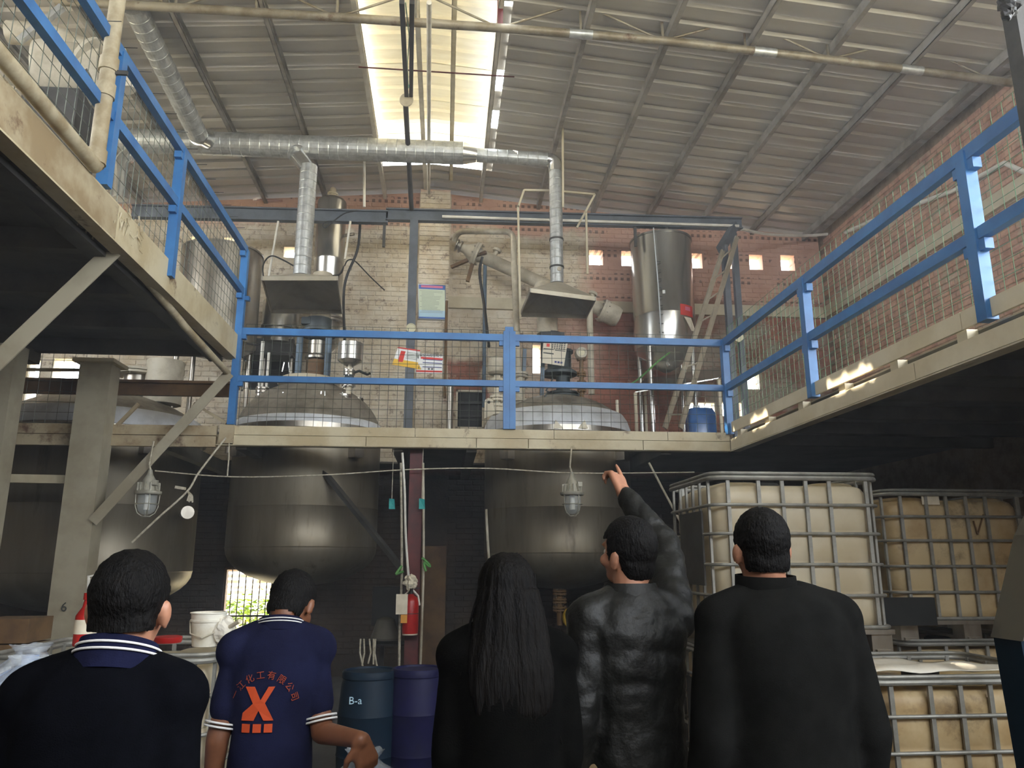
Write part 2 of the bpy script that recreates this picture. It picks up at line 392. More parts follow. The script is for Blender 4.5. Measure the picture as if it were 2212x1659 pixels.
def hp(x0, y0, x1, y1, Y=YB):   # hole from pixel rectangle on the back wall
    a = at(x0, y1, Y); b = at(x1, y0, Y); return (a.x, b.x, a.z, b.z)
vents = [hp(1273, 541, 1302, 572), hp(1343, 543, 1372, 574), hp(1488, 548, 1516, 579), hp(1560, 550, 1586, 580), hp(1620, 551, 1646, 582), hp(1688, 552, 1715, 584),
         hp(612, 534, 640, 556), hp(408, 512, 446, 540), hp(482, 514, 520, 540)]
lights_low = [hp(1482, 868, 1546, 902), hp(1556, 868, 1606, 900), hp(1606, 806, 1642, 842), hp(1150, 745, 1168, 806), hp(44, 776, 90, 892), hp(112, 776, 186, 818)]
gaps = [(at(582, 0, YB).x, at(642, 0, YB).x, 7.47, 7.50), (at(850, 430, YB).x, at(896, 430, YB).x, 7.60, 7.64)]
win_low = hp(468, 1226, 592, 1440); win_left = hp(-80, 1240, 9, 1352)
darkw = [hp(984, 842, 1046, 925), hp(520, 762, 655, 845)]
holes = vents + lights_low + gaps + [win_low, win_left] + darkw
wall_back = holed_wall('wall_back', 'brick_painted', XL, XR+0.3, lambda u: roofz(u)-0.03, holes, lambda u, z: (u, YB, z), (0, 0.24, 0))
PIL = (-0.50, 0.0)
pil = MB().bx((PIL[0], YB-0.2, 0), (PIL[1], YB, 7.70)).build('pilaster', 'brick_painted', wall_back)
trim = MB().bx((0.0, YB-0.07, 5.68), (XR, YB, 5.87)).build('trim_1', 'cream_clean', kind='structure')
setp(trim, 'long cream concrete ledge across the brick back wall right of the pillar', 'ledge')

def brick_courses(wall, m, conv, dep, u0, u1, z0, z1, skip, center, nmax=300, L=0.25, H=0.083, keep=None):
    meshes = []
    e = 0.006
    for v in range(4):
        l, h, d = L-0.009-0.004*v, H-0.009-0.002*(v % 2), 0.007+0.002*v
        mb = MB()
        a = [Vector((x, 0, z)) for x, z in ((-l/2, -h/2), (l/2, -h/2), (l/2, h/2), (-l/2, h/2))]
        b = [Vector((x*(1-2*e/l)-0, 1, z*(1-2*e/h))) for x, z in ((-l/2, -h/2), (l/2, -h/2), (l/2, h/2), (-l/2, h/2))]
        pts = [conv(p.x, p.z) for p in a] + [conv(p.x, p.z)+Vector(dep)*d for p in b]
        org = conv(0, 0)
        mb.add([p-org for p in pts], [(4, 5, 6, 7), (0, 1, 5, 4), (1, 2, 6, 5), (2, 3, 7, 6), (3, 0, 4, 7)])
        me = mb.mesh('brick'); me.materials.append(MATS[m]); meshes.append(me)
        bm = bmesh.new(); bm.from_mesh(me)
        bmesh.ops.recalc_face_normals(bm, faces=bm.faces)
        bm.normal_update()
        if bm.faces[0].normal.dot(Vector(dep)) < 0: bmesh.ops.reverse_faces(bm, faces=bm.faces)
        bm.to_mesh(me); bm.free()
    cells = []
    nz = int((z1-z0)/H)
    for j in range(nz):
        z = z0+H*(j+0.5); off = (j % 2)*L/2
        for i in range(int((u1-u0)/L)+1):
            u = u0 + off + L*(i+0.5) - L/2
            if u-L/2 < u0 or u+L/2 > u1 or skip(u, z): continue
            cells.append((abs(u-center[0])+1.2*abs(z-center[1]), u, z))
    cells.sort()
    rest = MB()
    base = ORG[wall]
    for i, (_, u, z) in enumerate(cells):
        v = random.randrange(4); p = conv(u, z)
        if i < nmax:
            ob = bpy.data.objects.new('brick', meshes[v]); COL.objects.link(ob); ob.parent = wall; ob.location = p-base
        else:
            me = meshes[v]; rest.add([p+q.co for q in me.vertices], [tuple(f.vertices) for f in me.polygons])
    me = rest.mesh('brick_courses', base); me.materials.append(MATS[m])
    ob = bpy.data.objects.new('brick_courses', me); COL.objects.link(ob); ob.parent = wall; ob['kind'] = 'stuff'

def skip_back(u, z):
    if PIL[0]-0.12 < u < PIL[1]+0.12: return True
    if 5.62 < z < 5.92 and u > 0: return True
    if z > roofz(u)-0.1: return True
    return any(h[0]-0.1 < u < h[1]+0.1 and h[2]-0.03 < z < h[3]+0.03 for h in holes)
brick_courses(wall_back, 'brick_painted', lambda u, z: Vector((u, YB, z)), (0, -1, 0), -7.2, XR, 0.3, 7.75, skip_back, (0.4, 5.6), nmax=270)
# pilaster bricks
pilb = MB()
k = 0
for j in range(int(7.4/0.083)):
    z = 0.3+0.083*(j+0.5)
    for u, l in (((-0.375, 0.236), (-0.125, 0.236)) if j % 2 else ((-0.4375, 0.111), (-0.25, 0.236), (-0.0625, 0.111))):
        if z > 7.66: continue
        mb = MB().bx((u-l/2, YB-0.214, z-0.034), (u+l/2, YB-0.19, z+0.034))
        if 4.2 < z < 7.6 and k < 30 and l > 0.2 and j % 3 == 0: mb.build('brick', 'brick_painted', wall_back); k += 1
        else: pilb.add(mb.v, mb.f)
pilb.build('brick_courses', 'brick_painted', wall_back, kind='stuff')

wall_right = holed_wall('wall_right', 'mortar', YN, YB+0.3, lambda u: roofz(XR), [(-4.8, 3.5, 3.3, 6.8)], lambda u, z: (XR, u, z), (0.3, 0, 0))  # unseen opening added in the nearer part to let daylight in
brick_courses(wall_right, 'brick_right', lambda u, z: Vector((XR, u, z)), (-1, 0, 0), 6.7, YB-0.05, 3.5, 7.1, lambda u, z: False, (7.6, 5.0), nmax=200)
MB().bx((XR-0.06, 6.55, 5.68), (XR, YB, 5.87)).build('trim_2', 'cream_clean', kind='structure', label='cream concrete ledge along the right brick wall behind the wire mesh', cat='ledge')
# left and near walls; their unseen openings are added to let daylight in
holed_wall('wall_left', 'mortar', YN, YB+0.3, lambda u: roofz(XL), [(0.5, 7.5, 4.65, 6.85)], lambda u, z: (XL, u, z), (-0.3, 0, 0))
holed_wall('wall_near', 'mortar', XL-0.3, XR+0.3, lambda u: roofz(u)-0.03, [(-1.5, 6.0, 5.1, 7.0)], lambda u, z: (u, YN, z), (0, -0.3, 0))

# ---- windows
def window(n, h, bars_u, bars_z, frame='black_steel', pane=None, fw_=0.03, label=None):
    a0, a1, z0, z1 = h
    r_ = thing('window_%d' % n, label, 'window', ((a0+a1)/2, YB+0.1, z0), kind='structure')
    mb = MB()
    for u in (a0, a1): mb.bx((u-fw_, YB+0.02, z0-fw_), (u+fw_, YB+0.1, z1+fw_))
    for z in (z0, z1): mb.bx((a0-fw_, YB+0.02, z-fw_), (a1+fw_, YB+0.1, z+fw_))
    mb.build('window_frame', frame, r_)
    for i in range(bars_u):
        u = a0+(a1-a0)*(i+1)/(bars_u+1); MB().cyl((u, YB+0.06, z0), (u, YB+0.06, z1), 0.008, n=6).build('bar', 'black_steel', r_)
    for i in range(bars_z):
        z = z0+(z1-z0)*(i+1)/(bars_z+1); MB().bx((a0, YB+0.05, z-0.012), (a1, YB+0.07, z+0.012)).build('bar', 'black_steel', r_)
    if pane:
        MB().bx((a0, YB+0.11, z0), (a1, YB+0.115, z1)).build('pane', pane, r_)
    return r_
window(1, win_low, 6, 1, 'brown_board', label='barred window low in the back wall showing bright yellow foliage outside')
window(2, win_left, 3, 1, 'black_steel', label='barred window at the far left edge with green outside')
window(3, darkw[0], 1, 2, 'ivory', 'dark_board', label='small window opening filled by an added dark panel behind the mesh right of the poster pillar')  # dark panel added to keep daylight out and paint the opening's inner dark
window(4, darkw[1], 2, 1, 'ivory', 'dark_board', label='window opening filled by an added dark panel behind the left reactor top')  # same added dark panel in place of the dark behind the opening
window(5, lights_low[4], 0, 0, 'ivory', None, 0.02, label='tall narrow bright window at the left above the platform')
window(6, lights_low[0], 2, 0, 'ivory', None, 0.02, label='low bright opening behind the blue canister on the platform')
window(7, lights_low[1], 1, 0, 'ivory', None, 0.02, label='low bright opening beside the corner post of the blue railing')
window(8, lights_low[2], 0, 0, 'ivory', None, 0.02, label='square bright opening seen through the right wire mesh')

# ---- outside: ground, lean-to roof and foliage seen through the low windows
MB().bx((-60, -60, -0.3), (60, 70, -0.16)).build('ground_outside', 'ext_ground', kind='structure')
lean = thing('lean_to_roof', 'white slatted lean-to roof outside the barred window', 'roof', (-3.5, 14.0, -0.16))
for i in range(6):
    MB().bar((-6.5, 13.0+i*0.35, 1.50-i*0.10), (0.5, 13.0+i*0.35, 1.50-i*0.10), 0.10, 0.055).build('slat', 'ext_white', lean)
for x in (-6.3, 0.3): MB().cyl((x, 14.75, -0.16), (x, 14.75, 0.98), 0.05).build('post', 'ext_white', lean)
def bush(name, c, r, n, label):
    mb = MB(); rnd = random.Random(3)
    for i in range(n):
        d = Vector((rnd.gauss(0, 1), rnd.gauss(0, 1), rnd.gauss(0, 1))).normalized()*(rnd.random()**0.33)
        p = Vector(c)+Vector((d.x*r[0], d.y*r[1], d.z*r[2])); a = rnd.random()*6.3; t = rnd.uniform(-1, 1); s_ = rnd.uniform(0.05, 0.11)
        u = Vector((math.cos(a), math.sin(a), t*0.5)).normalized(); v_ = u.cross(Vector((0.3, 0.2, 1))).normalized()
        mb.add([p-u*s_, p+v_*s_*0.45, p+u*s_, p-v_*s_*0.45], [(0, 1, 2, 3)])
    root = thing(name, label, 'bush', (c[0], c[1], -0.1)); mb.build('foliage', 'foliage', root, kind='stuff')
    st = MB()
    for i in range(5):
        q = Vector((c[0]+(i-2)*r[0]*0.3, c[1], -0.1)); st.tube([q, q+Vector(((i-2)*0.06, 0, c[2]*0.9))], [0.03, 0.015], 6)
    st.build('stem', 'brown_board', root)
MB().bx((-7, 16.6, -0.16), (1, 16.8, 0.62)).build('garden_wall', 'ext_white', None, label='low white garden wall outside behind the bush', cat='wall')
bush('garden_bush', (-3.2, 15.6, 0.72), (1.6, 0.5, 0.42), 2200, 'yellow-green bush outside behind the barred window')
bush('garden_bush', (-7.8, 15.0, 1.2), (1.2, 0.6, 0.9), 1200, 'green bush outside the window at the far left edge')

# ================================================================== ROOF
ceil = thing('ceiling', 'low gable roof of ribbed grey metal sheets on purlins', None, (-0.28, 4, 7.6), kind='structure'); del ceil['label']
ST0, ST1, SA, SB = 5.2, 11.45, -1.10, 0.56      # skylight strip (y range, x range)
def sheet(x0, x1, y0, wd, m, dz=0.0, name='roof_sheet', ribs=3):
    xs = [x0] + ([-0.28] if x0 < -0.28 < x1 else []) + [x1]; mb = MB(); pr = []
    p_ = wd/ribs
    for i in range(ribs):
        b = y0+p_*i; pr += [(b, 0), (b+p_*0.62, 0), (b+p_*0.72, 0.032), (b+p_*0.9, 0.032)]
    pr.append((y0+wd+0.015, 0.002))
    n = len(pr); vs = [(x, y, roofz(x)+z+dz) for x in xs for y, z in pr]
    fs = [(i*n+j, i*n+j+1, (i+1)*n+j+1, (i+1)*n+j) for i in range(len(xs)-1) for j in range(n-1)]
    return mb.add(vs, fs).build(name, m, ceil)
y = YN-0.3; wd = 0.82
while y < YB+0.3:
    mid = y+wd/2; strip = ST0 < mid < ST1
    sheet(XL-0.4, SA if strip else -0.28, y, wd, 'roof')
    sheet(SB+0.09 if strip else -0.28, XR+0.5, y, wd, 'roof')
    if strip: sheet(SA-0.02, SB, y, wd, 'skylight', 0.07, 'skylight_sheet')
    y += wd
# strips added to block the slit beside the skylight; three gaps shape sun patches
segs = [(ST0-0.5, 6.55), (7.4, 8.55), (9.0, 9.45), (9.9, ST1+0.4)]
for a, b in segs: MB().bx((SB-0.02, a, roofz(SB)+0.02), (SB+0.12, b, roofz(SB)+0.05)).build('slit_blocker', 'roof', ceil)
# unseen panel added above the nearer skylight sheets to dim them
MB().bx((SA-0.1, ST0-0.4, 7.98), (SB-0.25, 10.05, 8.0)).build('skylight_shade_panel', 'skylight_shade_panel', ceil)
def purlin(x, y0, y1, m='purlin', h=0.12):
    z = roofz(x)-0.005
    mb = MB().bx((x-0.028, y0, z-h), (x-0.02, y1, z)).bx((x-0.028, y0, z-h), (x+0.03, y1, z-h+0.008)).bx((x-0.028, y0, z-0.008), (x+0.03, y1, z)).bx((x+0.024, y0, z-h), (x+0.03, y1, z-h+0.03))
    mb.build('purlin', m, ceil)
for x in (1.5, 2.44, 3.38, 4.3, 5.25, 6.18, -2.08, -3.05, -4.0, -5.0, -6.0, -7.0, -8.0): purlin(x, YN, YB)
for x in (SA, SB-0.045): purlin(x, YN, YB, 'white_pipe')
purlin(-0.0, 5.0, ST1, 'skylight', 0.06); purlin(-0.42, 5.0, YB, 'white_pipe', 0.08)
# sag rod under the skylight
MB().cyl((SA-0.05, 8.35, 7.52), (SB+0.2, 8.35, 7.5), 0.009, n=6).build('sag_rod', 'maroon', ceil)
# sheet laps: bolts clips along purlins on the right
for x in (1.5, 2.44, 3.38, 4.3, 5.25, 6.18):
    for i in range(9):
        yy = 7.6+i*0.5+0.1*math.sin(i*7+x*3); MB().box((x+0.035, yy, roofz(x)-0.07), (0.012, 0.05, 0.05)).build('clip', 'white_pipe', ceil)

# ---- truss
YT = 7.3
truss = thing('roof_truss', 'light steel tube truss with thin rod webs crossing under the roof', 'truss', (0, YT, 7.0))
bc = [at(120, 2, YT), at(300, 12, YT), at(770, 40, YT), at(1100, 62, YT), at(1432, 88, YT), at(1786, 128, YT), at(2165, 176, YT), at(2330, 198, YT)]
for i, (a, b) in enumerate(zip(bc, bc[1:])): MB().cyl(a, b, 0.048, n=12).build('bottom_chord', 'truss', truss, True)
def onb(px):
    pts = bc
    X = at(px, 90, YT).x
    for a, b in zip(pts, pts[1:]):
        if a.x <= X <= b.x: t = (X-a.x)/(b.x-a.x); return a.lerp(b, t)
    return pts[0] if X < pts[0].x else pts[-1]
H_T = 0.40
tc = [p+Vector((0, 0, H_T)) for p in bc]
for a, b in zip(tc, tc[1:]): MB().cyl(a, b, 0.04, n=10).build('top_chord', 'truss', truss, True)
nodes = [370, 724, 1078, 1432, 1786, 2129]
upv = Vector((0, 0, H_T))
for i, px in enumerate(nodes):
    b = onb(px); MB().cyl(b, b+upv, 0.016, n=8).build('web_rod', 'truss', truss, True)
    for q in (px-177, px+177):
        t = onb(q)+upv; MB().cyl(b, t, 0.013, n=8).build('web_rod', 'truss', truss, True)
    if i < 5: m_ = onb(px+177); MB().cyl(m_, m_+upv, 0.014, n=8).build('web_rod', 'truss', truss, True)
for px in (1255, 1650, 1960):
    q = onb(px); d = (onb(px+30)-onb(px-30)).normalized(); MB().cyl(q-d*0.13, q+d*0.13, 0.053, n=12).build('coupling', 'galv', truss, True)
mrod = onb(1080); MB().bx((mrod.x-0.03, YT-0.03, mrod.z), (mrod.x+0.03, YT+0.03, mrod.z+H_T)).build('web_post', 'maroon', truss)

# ---- dark rail pair, disc and pole under the skylight, conduit along the ridge
rail = thing('hanging_rail', 'pair of dark bars running under the skylight to a round disc', 'rail', (-0.6, 8, 7))
a0, a1 = at(868, 2, 6.6), at(878, 205, 8.9); b0, b1 = at(890, 2, 6.6), at(888, 205, 8.9)
MB().bar(a0, a1, 0.05, 0.06).build('bar', 'black_steel', rail); MB().bar(b0, b1, 0.05, 0.06).build('bar', 'black_steel', rail)
c = at(878, 216, 8.95); MB().lathe([(0.01, -0.02), (0.085, -0.015), (0.09, 0), (0.085, 0.015), (0.01, 0.02)], c, fw, 20).build('disc', 'dusty_pipe', rail, True)
g = at(879, 186, 8.8); MB().ell(g, 0.032).build('green_knob', 'teal_tape', rail, True)
MB().tube([at(876, 6, 6.6), at(884, 80, 7.3), at(880, 140, 8.2), at(882, 190, 8.8)], 0.006, 6).build('loose_wire', 'green_wire', rail, True)
MB().cyl(at(876, 222, 9.0), at(889, 452, 10.7), 0.035, n=10).build('suspension_pole', 'dark_steel', None, True, label='dark slim pole from the round disc down to the grey monorail', cat='pole')
MB().cyl(at(927, 5, 6.55), at(926, 417, 11.78), 0.026, n=10).build('ridge_conduit', 'white_pipe', None, True, label='pale conduit running along the ridge to the top of the brick pillar', cat='conduit')
MB().cyl(at(787, 330, 10.8), at(787, 447, 10.8), 0.02, n=8).build('hanger_rod', 'white_pipe', None, True, label='thin pale hanger rod above the grey monorail left of the pillar', cat='rod')

# ================================================================== PLATFORMS
YF, XRP, XLP = 8.70, 3.35, -2.40
# ---- back platform
bp_ = thing('rear_platform', 'cream steel mezzanine beam and deck carrying the reactors across the back', 'platform', (0, YF, 2.9))
MB().bx((XLP-6.2, YF+0.05, 2.90), (XRP+0.02, YF+0.06, 3.03)).bx((XLP-6.2, YF+0.0, 2.90), (XRP, YF+0.1, 2.912)).build('fascia_beam', 'cream', bp_)
xs = [XLP+0.03, -0.9, 0.35, 0.95, 2.3, XRP]
for a, b in zip(xs, xs[1:]): MB().bx((a+0.004, YF-0.012, 2.905), (b-0.004, YF+0.05, 3.015)).build('fascia_plate', 'cream', bp_)
for a, b in ((XLP+0.03, -0.35), (-0.35, 1.25), (1.25, 2.6), (2.6, XRP)): MB().bx((a+0.003, YF-0.004, 3.022), (b-0.003, YF+0.03, 3.125)).build('toe_plate', 'cream', bp_)
for a, b in ((-8.4, -5.2), (-5.2, XLP-0.15)):
    MB().bx((a, YF-0.01, 2.88), (b-0.004, YF+0.05, 3.0)).build('fascia_plate', 'rusty_cream', bp_)
    MB().bx((a, YF, 3.01), (b-0.004, YF+0.03, 3.12)).build('toe_plate', 'rusty_cream', bp_)
for a, b in (((-8.4, YF+0.05), (XR-0.02, 9.12)), ((-8.4, 11.3), (XR-0.02, YB-0.02)), ((-2.35, 9.12), (-2.75+0.9, 11.3)), ((-0.6, 9.12), (0.35, 11.3)), ((2.45, 9.12), (XR-0.02, 11.3)), ((-8.4, 9.12), (-5.6, 11.3))):
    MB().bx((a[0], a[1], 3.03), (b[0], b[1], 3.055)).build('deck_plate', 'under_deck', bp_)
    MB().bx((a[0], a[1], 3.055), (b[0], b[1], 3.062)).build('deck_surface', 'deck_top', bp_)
for x in (-5.7, -3.2, -2.3, -0.55, 0.3, 2.6): MB().bx((x-0.06, YF+0.1, 2.87), (x+0.06, YB-0.05, 3.03)).build('joist', 'under_deck', bp_)
# maroon column below with foot
cx = at(897, 1100, 8.95).x
mb = MB().bx((cx-0.075, 8.88, 0), (cx+0.075, 8.89, 2.9)).bx((cx-0.075, 9.02, 0), (cx+0.075, 9.03, 2.9)).bx((cx-0.006, 8.89, 0), (cx+0.006, 9.02, 2.9))
mb.build('column', 'maroon', bp_)
MB().bar(at(700, 1020, 9.6), at(868, 1228, 9.0), 0.09, 0.05).build('brace', 'dark_steel', bp_)
# rusty node where the left braces meet the beam
MB().bx((XLP-0.12, YF-0.03, 2.92), (XLP+0.04, YF+0.05, 3.13)).build('gusset', 'rusty_cream', bp_)

# ---- right platform
YN2 = 1.2
rp = thing('right_platform', 'cream steel walkway platform running along the right side over the white tanks', 'platform', (XRP, 5, 2.9))
bz0, bz1 = 2.90, 3.045
MB().bx((XRP+0.05, YN2, bz0), (XRP+0.062, YF, bz1)).bx((XRP, YN2, bz0), (XRP+0.11, YF, bz0+0.012)).bx((XRP, YN2, bz1-0.012), (XRP+0.11, YF, bz1)).build('edge_beam', 'beam_cream', rp)
yy = [YN2, 3.4, 5.05, YF-0.03]
for a, b in zip(yy, yy[1:]): MB().bx((XRP-0.006, a+0.004, bz0+0.012), (XRP+0.05, b-0.004, bz1-0.012)).build('beam_plate', 'beam_cream', rp)
yy = 8.45
while yy > YN2:
    MB().bx((XRP+0.02, yy-0.05, bz1), (XRP+0.1, yy+0.05, 3.12)).build('stub', 'cream_clean', rp); yy -= 0.78
for a, b in ((YN2, 4.5), (4.5, 6.55), (6.55, YF-0.1)): MB().bx((XRP-0.01, a+0.003, 3.115), (XRP+0.012, b-0.003, 3.235)).build('toe_plate', 'beam_cream', rp)
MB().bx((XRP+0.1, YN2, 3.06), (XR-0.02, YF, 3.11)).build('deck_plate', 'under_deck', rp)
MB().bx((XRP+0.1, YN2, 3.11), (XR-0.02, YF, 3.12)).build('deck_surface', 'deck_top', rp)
for i in range(9): MB().bx((XRP+0.1, 1.6+i*0.85, 2.94), (XR-0.02, 1.68+i*0.85, 3.06)).build('joist', 'under_deck', rp)

# ---- left platform (higher)
lp = thing('left_platform', 'raised cream steel platform on braced columns at the left', 'platform', (XLP, 6, 3.9))
z0, z1 = 3.90, 4.16
for a, b in ((1.6, 5.35), (5.35, YF-0.02)): MB().bx((XLP-0.03, a+0.003, z0), (XLP, b-0.003, z1)).build('fascia_plate', 'rusty_cream' if a < 3 else 'cream', lp)
MB().bx((XLP-0.12, 1.6, z0-0.012), (XLP, YF, z0)).bx((XLP-0.12, 1.6, z1), (XLP, YF, z1+0.012)).build('edge_flange', 'cream', lp)
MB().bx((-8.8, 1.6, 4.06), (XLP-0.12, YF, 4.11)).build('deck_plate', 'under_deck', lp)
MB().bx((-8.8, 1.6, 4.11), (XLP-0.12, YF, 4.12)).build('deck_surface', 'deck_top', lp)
for y in (2.6, 3.6, 4.6, 5.6, 6.6, 7.6, 8.6): MB().bx((-8.8, y-0.05, 3.90), (XLP-0.03, y+0.05, 4.06)).build('joist', 'under_deck', lp)
for x in (-4.6, -6.8): MB().bx((x-0.06, 1.6, 3.78), (x+0.06, YF, 3.92)).build('girder', 'under_deck', lp)
MB().bx((XLP-0.3, 1.6, 3.86), (XLP-0.16, YF, 3.9)).build('girder', 'dark_steel', lp)
def column(x0, x1, Y, ztop):
    mb = MB().bx((x0, Y-0.12, 0), (x1, Y-0.105, ztop)).bx((x0, Y+0.105, 0), (x1, Y+0.12, ztop)).bx((x0, Y-0.105, 0), (x0+0.015, Y+0.105, ztop)).bx((x1-0.015, Y-0.105, 0), (x1, Y+0.105, ztop))
    return mb.build('column', 'column_grey', lp)
ca, cb = at(124, 1250, 8.6), at(196, 1250, 8.6)
column(ca.x, cb.x, 8.6, 3.80)
MB().bx((ca.x-0.05, 8.4, 3.76), (cb.x+0.05, 8.8, 3.80)).build('cap_plate', 'cream_clean', lp)
column(at(-40, 900, 8.0).x, at(28, 900, 8.0).x, 8.0, 3.8)
def brace(p0, p1, w=0.11):
    p0, p1 = Vector(p0), Vector(p1)
    d = (p1-p0).normalized(); yv = Vector((0, 1, 0)); n = d.cross(yv).normalized()
    mb = MB().bar(p0, p1, 0.012, w, n).bar(p0+n*w*0.5+yv*0.05, p1+n*w*0.5+yv*0.05, 0.10, 0.01, n)
    mb.build('brace', 'column_grey', lp)
brace(at(200, 1128, 8.45), at(496, 806, 8.55)); brace(at(-60, 832, 5.6), at(246, 540, 5.6), 0.13)
MB().bar(at(420, 872, 8.75), at(490, 915, 8.72), 0.05, 0.03).build('brace', 'rusty_cream', lp)
MB().bar((-8.6, 8.66, 2.55), (ca.x+0.02, 8.66, 2.5), 0.05, 0.09).build('tie_beam', 'cream_clean', lp)
# drain pipe
dp = thing('drain_pipe', 'dusty beige PVC pipe coming down past the left railing and along the platform edge', 'pipe', (XLP, 5.4, 3.9))
j = atx(206, 360, XLP+0.03); jn = Vector((XLP+0.05, 2.2, j.z+0.02))
top = Vector((j.x-0.01, j.y+0.02, 7.5))
MB().cyl(j, Vector((j.x, j.y, j.z+0.55)), 0.052, n=14).build('lower_pipe', 'pvc', dp, True)
MB().cyl(Vector((j.x, j.y, j.z+0.55)), top, 0.052, n=14).build('upper_pipe', 'pvc', dp, True)
for z in (0.02, 0.52, 0.72, 1.35): MB().cyl((j.x, j.y, j.z+z), (j.x, j.y, j.z+z+0.1), 0.063, n=14).build('coupling', 'pvc', dp, True)
MB().cyl(jn, j, 0.05, n=14).build('edge_pipe', 'pvc', dp, True)
MB().bx((j.x-0.01, j.y-0.01, j.z+0.7), (j.x+0.13, j.y+0.01, j.z+0.73)).build('clamp', 'dark_steel', dp)
MB().tube([at(252, 528, 5.66), at(300, 586, 6.1), at(392, 696, 7.1), at(400, 706, 7.15), at(492, 806, 8.6)], 0.036, 12).build('branch_pipe', 'pvc', None, True, label='thin beige pipe under the left platform running between the two braces', cat='pipe')
jj = at(397, 702, 7.12); 
# lagging tuft of grey fibre hanging at the node
mb = MB(); rnd = random.Random(5)
base = at(248, 470, 5.5)
for i in range(260):
    p = base+Vector((rnd.uniform(-0.16, 0.10), rnd.uniform(-0.25, 0.3), rnd.uniform(-0.12, 0.12))); q = p+Vector((rnd.uniform(-.04, .04), rnd.uniform(-.04, .04), -rnd.uniform(.03, .14)))
    mb.tube([p, (p+q)/2+Vector((rnd.uniform(-.02, .02), 0, 0)), q], [0.008, 0.006, 0.002], 4)
mb.build('torn_lagging', 'pvc', None, kind='stuff', label='torn dusty fibre lagging hanging from the left platform edge', cat='lagging')

# ---- railings
def wires(mb, P, U, V, nu, nv, r=0.0028):
    for i in range(nu+1): mb.cyl(P+U*(i/nu), P+U*(i/nu)+V, r, n=4)
    for j in range(nv+1): mb.cyl(P+V*(j/nv), P+V*(j/nv)+U, r, n=4)
BLU = 'blue'
# front railing
fr = thing('front_railing', 'blue square-tube guard railing with wire mesh along the rear platform', 'railing', (0.5, YF, 3.1))
zt, zm = 4.225, 3.665
cpx = at(1100, 800, YF).x
for a, b in ((XLP+0.03, cpx-0.07), (cpx+0.07, XRP)):
    MB().bx((a, YF-0.03, zt-0.04), (b, YF+0.03, zt+0.04)).build('top_rail', BLU, fr)
    MB().bx((a, YF-0.03, zm-0.035), (b, YF+0.03, zm+0.035)).build('mid_rail', BLU, fr)
for dx in (-0.036, 0.036): MB().bx((cpx+dx-0.035, YF-0.045, 3.125), (cpx+dx+0.035, YF+0.03, 4.30)).build('post', BLU, fr)
MB().bx((cpx-0.05, YF-0.02, 4.30), (cpx+0.05, YF+0.02, 4.36)).build('cap', BLU, fr)
for z in (zt-0.07, zm-0.065):
    for sx in (-1, 1): MB().box((cpx+sx*0.095, YF, z), (0.05, 0.05, 0.055)).build('bracket', BLU, fr)
mb = MB(); wires(mb, Vector((XLP+0.06, YF+0.045, 3.13)), Vector((cpx-0.05-XLP-0.06, 0, 0)), Vector((0, 0, 1.20)), 29, 11); mb.build('wire_mesh', 'wire', fr, kind='stuff')
mb = MB(); wires(mb, Vector((cpx+0.05, YF+0.045, 3.13)), Vector((XRP-cpx-0.07, 0, 0)), Vector((0, 0, 1.20)), 22, 11); mb.build('wire_mesh', 'wire', fr, kind='stuff')
# corner post left (tall, carries both railings)
MB().bx((XLP-0.04, YF-0.05, 3.13), (XLP+0.04, YF+0.03, 5.22)).build('corner_post', BLU, fr)
for z in (zt-0.07, zm-0.065, 4.62): MB().box((XLP+0.06, YF-0.01, z), (0.06, 0.06, 0.05)).build('bracket', BLU, fr)
# right railing
rr = thing('right_railing', 'blue guard railing with green wire mesh rising towards the right foreground', 'railing', (XRP, 5, 3.1))
MB().bx((XRP-0.03, YN2, zt-0.045), (XRP+0.03, YF, zt+0.045)).build('top_rail', BLU, rr)
yposts = [YF-0.02, atx(1745, 700, XRP).y, atx(2108, 500, XRP).y, 2.2]
for a, b in zip(yposts, yposts[1:]): MB().bx((XRP-0.03, b+0.05, zm-0.04), (XRP+0.03, a-0.05, zm+0.04)).build('mid_rail', BLU, rr)
for i, y in enumerate(yposts):
    MB().bx((XRP-0.045, y-0.045, 3.10), (XRP+0.035, y+0.045, zt+0.02)).build('post', BLU, rr)
    for z in (zt-0.09, zm-0.085):
        for s_ in (-1, 1):
            if i == 0 and s_ == 1: continue
            MB().box((XRP, y+s_*0.07, z), (0.06, 0.06, 0.07)).build('bracket', BLU, rr)
mb = MB(); wires(mb, Vector((XRP+0.05, YN2, 3.15)), Vector((0, YF-0.02-YN2, 0)), Vector((0, 0, 1.28)), 76, 13, 0.0026); mb.build('wire_mesh', 'green_wire', rr, kind='stuff')
# left railing
lr = thing('left_railing', 'blue guard railing with wire mesh along the raised left platform', 'railing', (XLP, 6, 4.17))
zt2, zm2 = 5.22, 4.70
yp = atx(381, 440, XLP).y
yn = atx(250, 200, XLP).y
MB().bx((XLP-0.03, 1.8, zt2-0.04), (XLP+0.03, YF-0.03, zt2+0.04)).build('top_rail', BLU, lr)
MB().bx((XLP-0.03, yp+0.03, zm2-0.04), (XLP+0.03, YF-0.03, zm2+0.04)).build('mid_rail', BLU, lr)
MB().bx((XLP-0.03, yn+0.03, zm2-0.04), (XLP+0.03, yp-0.03, zm2+0.04)).build('mid_rail', BLU, lr)
MB().bx((XLP-0.03, 1.8, zm2-0.04), (XLP+0.03, yn-0.03, zm2+0.04)).build('mid_rail', BLU, lr)
for y, zb_ in ((yp, 4.02), (yn, 4.175)): MB().bx((XLP-0.04, y-0.04, zb_), (XLP+0.04, y+0.04, zt2+0.0)).build('post', BLU, lr)
